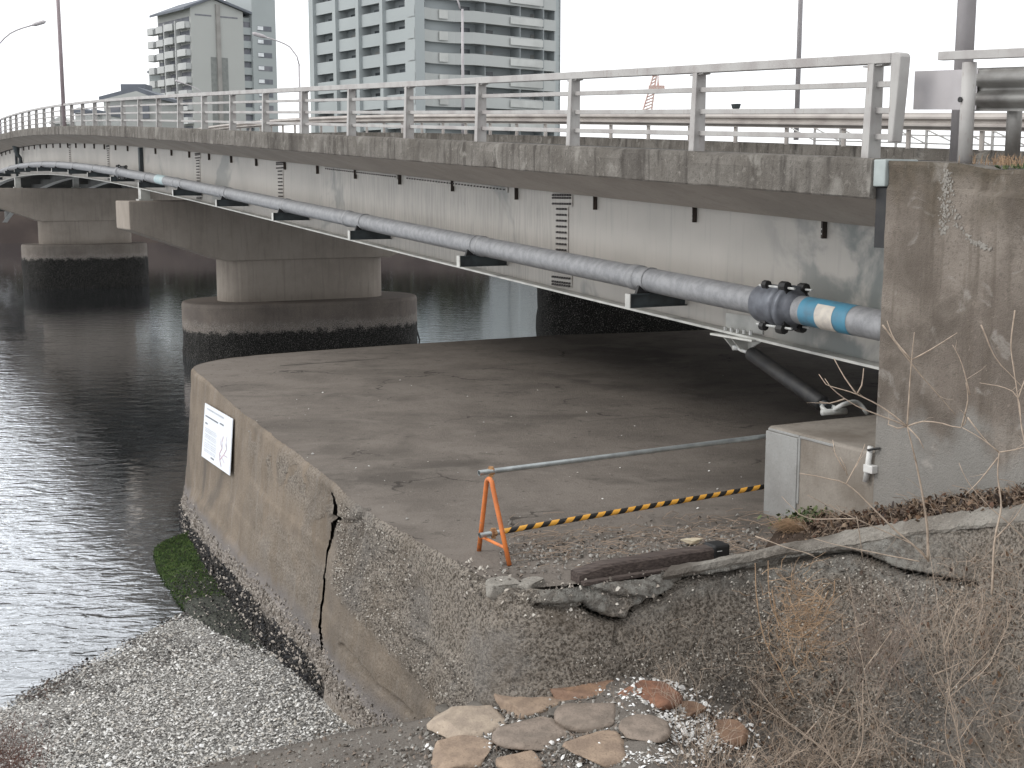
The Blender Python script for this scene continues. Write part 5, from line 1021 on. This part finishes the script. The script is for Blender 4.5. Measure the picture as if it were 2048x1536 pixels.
# gabled block
Ba = Bld((*(at_y(382, 70, 284)[:2]), -2.5)); g = thing('gabled_apartment_block', Ba.P(9, 6, 0), label='gabled apartment block with rounded white balconies and a stair tower', category='apartment block')
FA = 2.9; wG = u_of(Ba, 487, 0, E2); dG = u_of(Ba, 316); zr = at_y(425, -6, 284)[2]+2.5; ze = at_y(382, 14, 284)[2]+2.5
c = MB(); c.prism([Ba.P(0, 0, 0), Ba.P(0, wG, 0), Ba.P(0, wG, ze), Ba.P(0, wG*.42, zr), Ba.P(0, 0, ze)], E1*dG); c.build('wall', M['awall'], g)
c = MB(); ov = 1.8
for s_, e_ in (((-ov, ze-ov*.45), (wG*.42, zr)), ((wG*.42, zr), (wG+ov, ze-ov*.3))):
    c.prism([Ba.P(-.8, s_[0], s_[1]+.1), Ba.P(-.8, e_[0], e_[1]+.1), Ba.P(-.8, e_[0], e_[1]+.6), Ba.P(-.8, s_[0], s_[1]+.6)], E1*(dG+1.0))
c.build('roof', M['aroof'], g)
c = MB(); m0 = u_of(Ba, 432, 0, E2); m1 = u_of(Ba, 440, 0, E2); Ba.box(c, -.4, 0, m0, m1, 0, zr-1); c.build('pilaster', plain('pilaster', (.31, .30, .285), None, .3, .85), g)
c = MB(); 
for a, b_, z0, z1 in ((391, 424, 369-360, 0), ): pass
for a, b_ in ((391, 424), (436, 476)): Ba.box(c, -.05, .05, u_of(Ba, a, 0, E2), u_of(Ba, b_, 0, E2), ze-1.6, ze-1.3)
c.build('groove', M['adark'], g)
c = MB(); zp = at_y(420, 113, 286)[2]+2.5
for a, b_ in ((420, 431), (440, 454)): Ba.box(c, -.07, .05, u_of(Ba, a, 0, E2), u_of(Ba, b_, 0, E2), 0, zp)
c.build('stained_panel', M['apatch'], g)
ztopf = ze-3.2
for k in range(13):
    z = ztopf-k*FA-1.0
    if z < 2: break
    c = MB(); Ba.box(c, 0.6, dG-.5, -.06, .0, z+1.1, z+2.3); c.build('window_band', M['adark'], g)
    for j_, (a, b_) in enumerate(((0.3, 4.6), (6.0, 10.4), (11.6, 15.2), (16.2, 19.2))):
        c = MB(); ring = []
        for s in np.linspace(0, 1, 7):
            bul = .35*math.sin(math.pi*s)+(.3 if j_ % 2 else .0); q0 = Ba.P(a+(b_-a)*s, -1.25-bul, z-.25); ring.append([q0, q0+E2*.15, q0+E2*.15+[0, 0, 1.45], q0+[0, 0, 1.45]])
        c.loft(ring); c.prism([Ba.P(a, -1.3, z-.25), Ba.P(b_, -1.3, z-.25), Ba.P(b_, 0, z-.25), Ba.P(a, 0, z-.25)], (0, 0, .18)); Ba.box(c, a, a+.12, -1.3, 0, z-.25, z+1.2); Ba.box(c, b_-.12, b_, -1.3, 0, z-.25, z+1.2); c.build('balcony', M['abalc'], g)
    for f0 in (5.1, 10.8): c = MB(); Ba.box(c, f0, f0+.35, -1.3, 0, z-1.2, z+FA-1.2); c.build('fin_wall', M['abalc'], g)
    v0, v1 = wG, u_of(Ba, 503, 0, E2)
    c = MB(); Ba.box(c, .5, .7, v0+.2, v1-.1, z+1.0, z+2.2); c.build('window', M['adark'], g)
c = MB(); v0, v1, v2 = wG, u_of(Ba, 503, 0, E2), u_of(Ba, 550, 0, E2); Ba.box(c, .8, 12, v0, v1, 0, ze-1)
zk = []
for k in range(14):
    z = ztopf-k*FA-1.0
    Ba.box(c, .1, .8, v0, v1, z-.6, z+.95)
c.build('recess_bay', M['bwall'], g)
c = MB(); Ba.box(c, -.4, 12, v1, v2, 0, ze+16); c.build('stair_tower', M['bwall'], g)
for k in range(13):
    z = ztopf-k*FA-1.6
    if z < 2: break
    a, b_ = u_of(Ba, 515, -.4, E2), u_of(Ba, 543, -.4, E2); c = MB(); Ba.box(c, -.46, -.36, a, b_, z+1.0, z+2.1); o = c.build('window', M['adark'], g)
    c = MB(); Ba.box(c, -.52, -.45, a, a+1.4, z+1.2, z+2.0); c.build('pane', plain('bright_pane', (.75, .78, .8), None, 1, .4) if k == 0 else bpy.data.materials['bright_pane'], o)  # pale box painted as bright sky seen through the dark stair opening
# water-tank tower and gabled house, low white houses
def simple(name, x0, x1, ytop, Y_, depth_, mat, label, cat, roof=None, apex=None):
    a, b_ = at_y(x0, ytop, Y_), at_y(x1, ytop, Y_); o = thing(name, ((a[0]+b_[0])/2, Y_, -2.5), label=label, category=cat); c = MB(); c.box(((a[0]+b_[0])/2, Y_+depth_/2, (a[2]-2.5)/2), (b_[0]-a[0], depth_, a[2]+2.5)); c.build('wall', M[mat], o)
    if roof:
        ap_ = at_y(apex[0], apex[1], Y_); c = MB(); ov = (b_[0]-a[0])*.06; c.prism([(a[0]-ov, Y_-.6, a[2]-.2), (b_[0]+ov, Y_-.6, b_[2]-.2), (b_[0]+ov, Y_-.6, b_[2]+.25), (ap_[0], Y_-.6, ap_[2]+.3), (a[0]-ov, Y_-.6, a[2]+.25)], (0, depth_+1.2, 0)); c.build('roof', M[roof], o)
        c = MB(); c.prism([(a[0]+.2, Y_-.65, a[2]-.15), (b_[0]-.2, Y_-.65, b_[2]-.15), (ap_[0], Y_-.65, ap_[2]-.35)], (0, -.05, 0)); c.build('gable', M[mat], o)
    return o
simple('tank_tower', 298, 334, 145, 306, 9, 'bwall', 'small pale tower standing left of the gabled apartment block', 'tower', 'aroof', (312, 138))
h_ = simple('gabled_house', 207, 320, 197, 200, 14, 'awall', 'grey gabled building with dark roof box behind the left railing', 'building', 'aroof', (275, 178))
a, b_ = at_y(241, 168, 206), at_y(291, 185, 206); c = MB(); c.box(((a[0]+b_[0])/2, 208, (a[2]+b_[2])/2), (b_[0]-a[0], 4, a[2]-b_[2])); c.build('roof_box', M['aroof'], h_)
for x_ in (230, 288): c = MB(); q_ = at_y(x_, 224, 199.3); c.box(q_, (1.6, .3, 2.0)); c.build('window', M['adark'], h_)
simple('white_house', 150, 172, 224, 170, 8, 'bpanel', 'low white house behind the railing beside the brown post', 'house', 'aroof', (161, 220))
simple('white_house', 176, 205, 226, 175, 8, 'bpanel', 'wider low white house left of the grey gabled building', 'house', 'aroof', (190, 223))
simple('white_house', 104, 140, 246, 178, 8, 'bpanel', 'lowest white roofed house far behind the left railing', 'house', 'bpanel', (124, 238))

V_ = []; tn = 90000  # tree row added behind the deck to darken the reflection in the river
xx = RNG.uniform(-150, -5, tn); cl = np.round(xx/7)*7; hh = -2.6*(cl > -60)+8.5+3.0*vn(np.c_[cl*.37, cl*0, cl*0], 1, 3); zr_ = RNG.random(tn)**.8; wd_ = 4.2*np.sqrt(np.clip(1-(zr_-.35)**2*1.9, .05, 1))
a_ = RNG.random(tn)*6.283; rad = np.sqrt(RNG.random(tn))*wd_; pp = np.c_[cl+rad*np.cos(a_), 168+rad*np.sin(a_)+3*vn(np.c_[cl, cl*0, cl*0], .3), -2.5+zr_*hh]; kk = vn(pp, .8, 3) > .3
chips('riverside_trees', island('tree_leaves', [(.04, .045, .03), (.06, .065, .04), (.03, .033, .024), (.05, .045, .035)], .9), pp[kk], (.15, .4), 1.5, .5, kind='stuff', label='dark row of trees on the far bank behind the bridge')
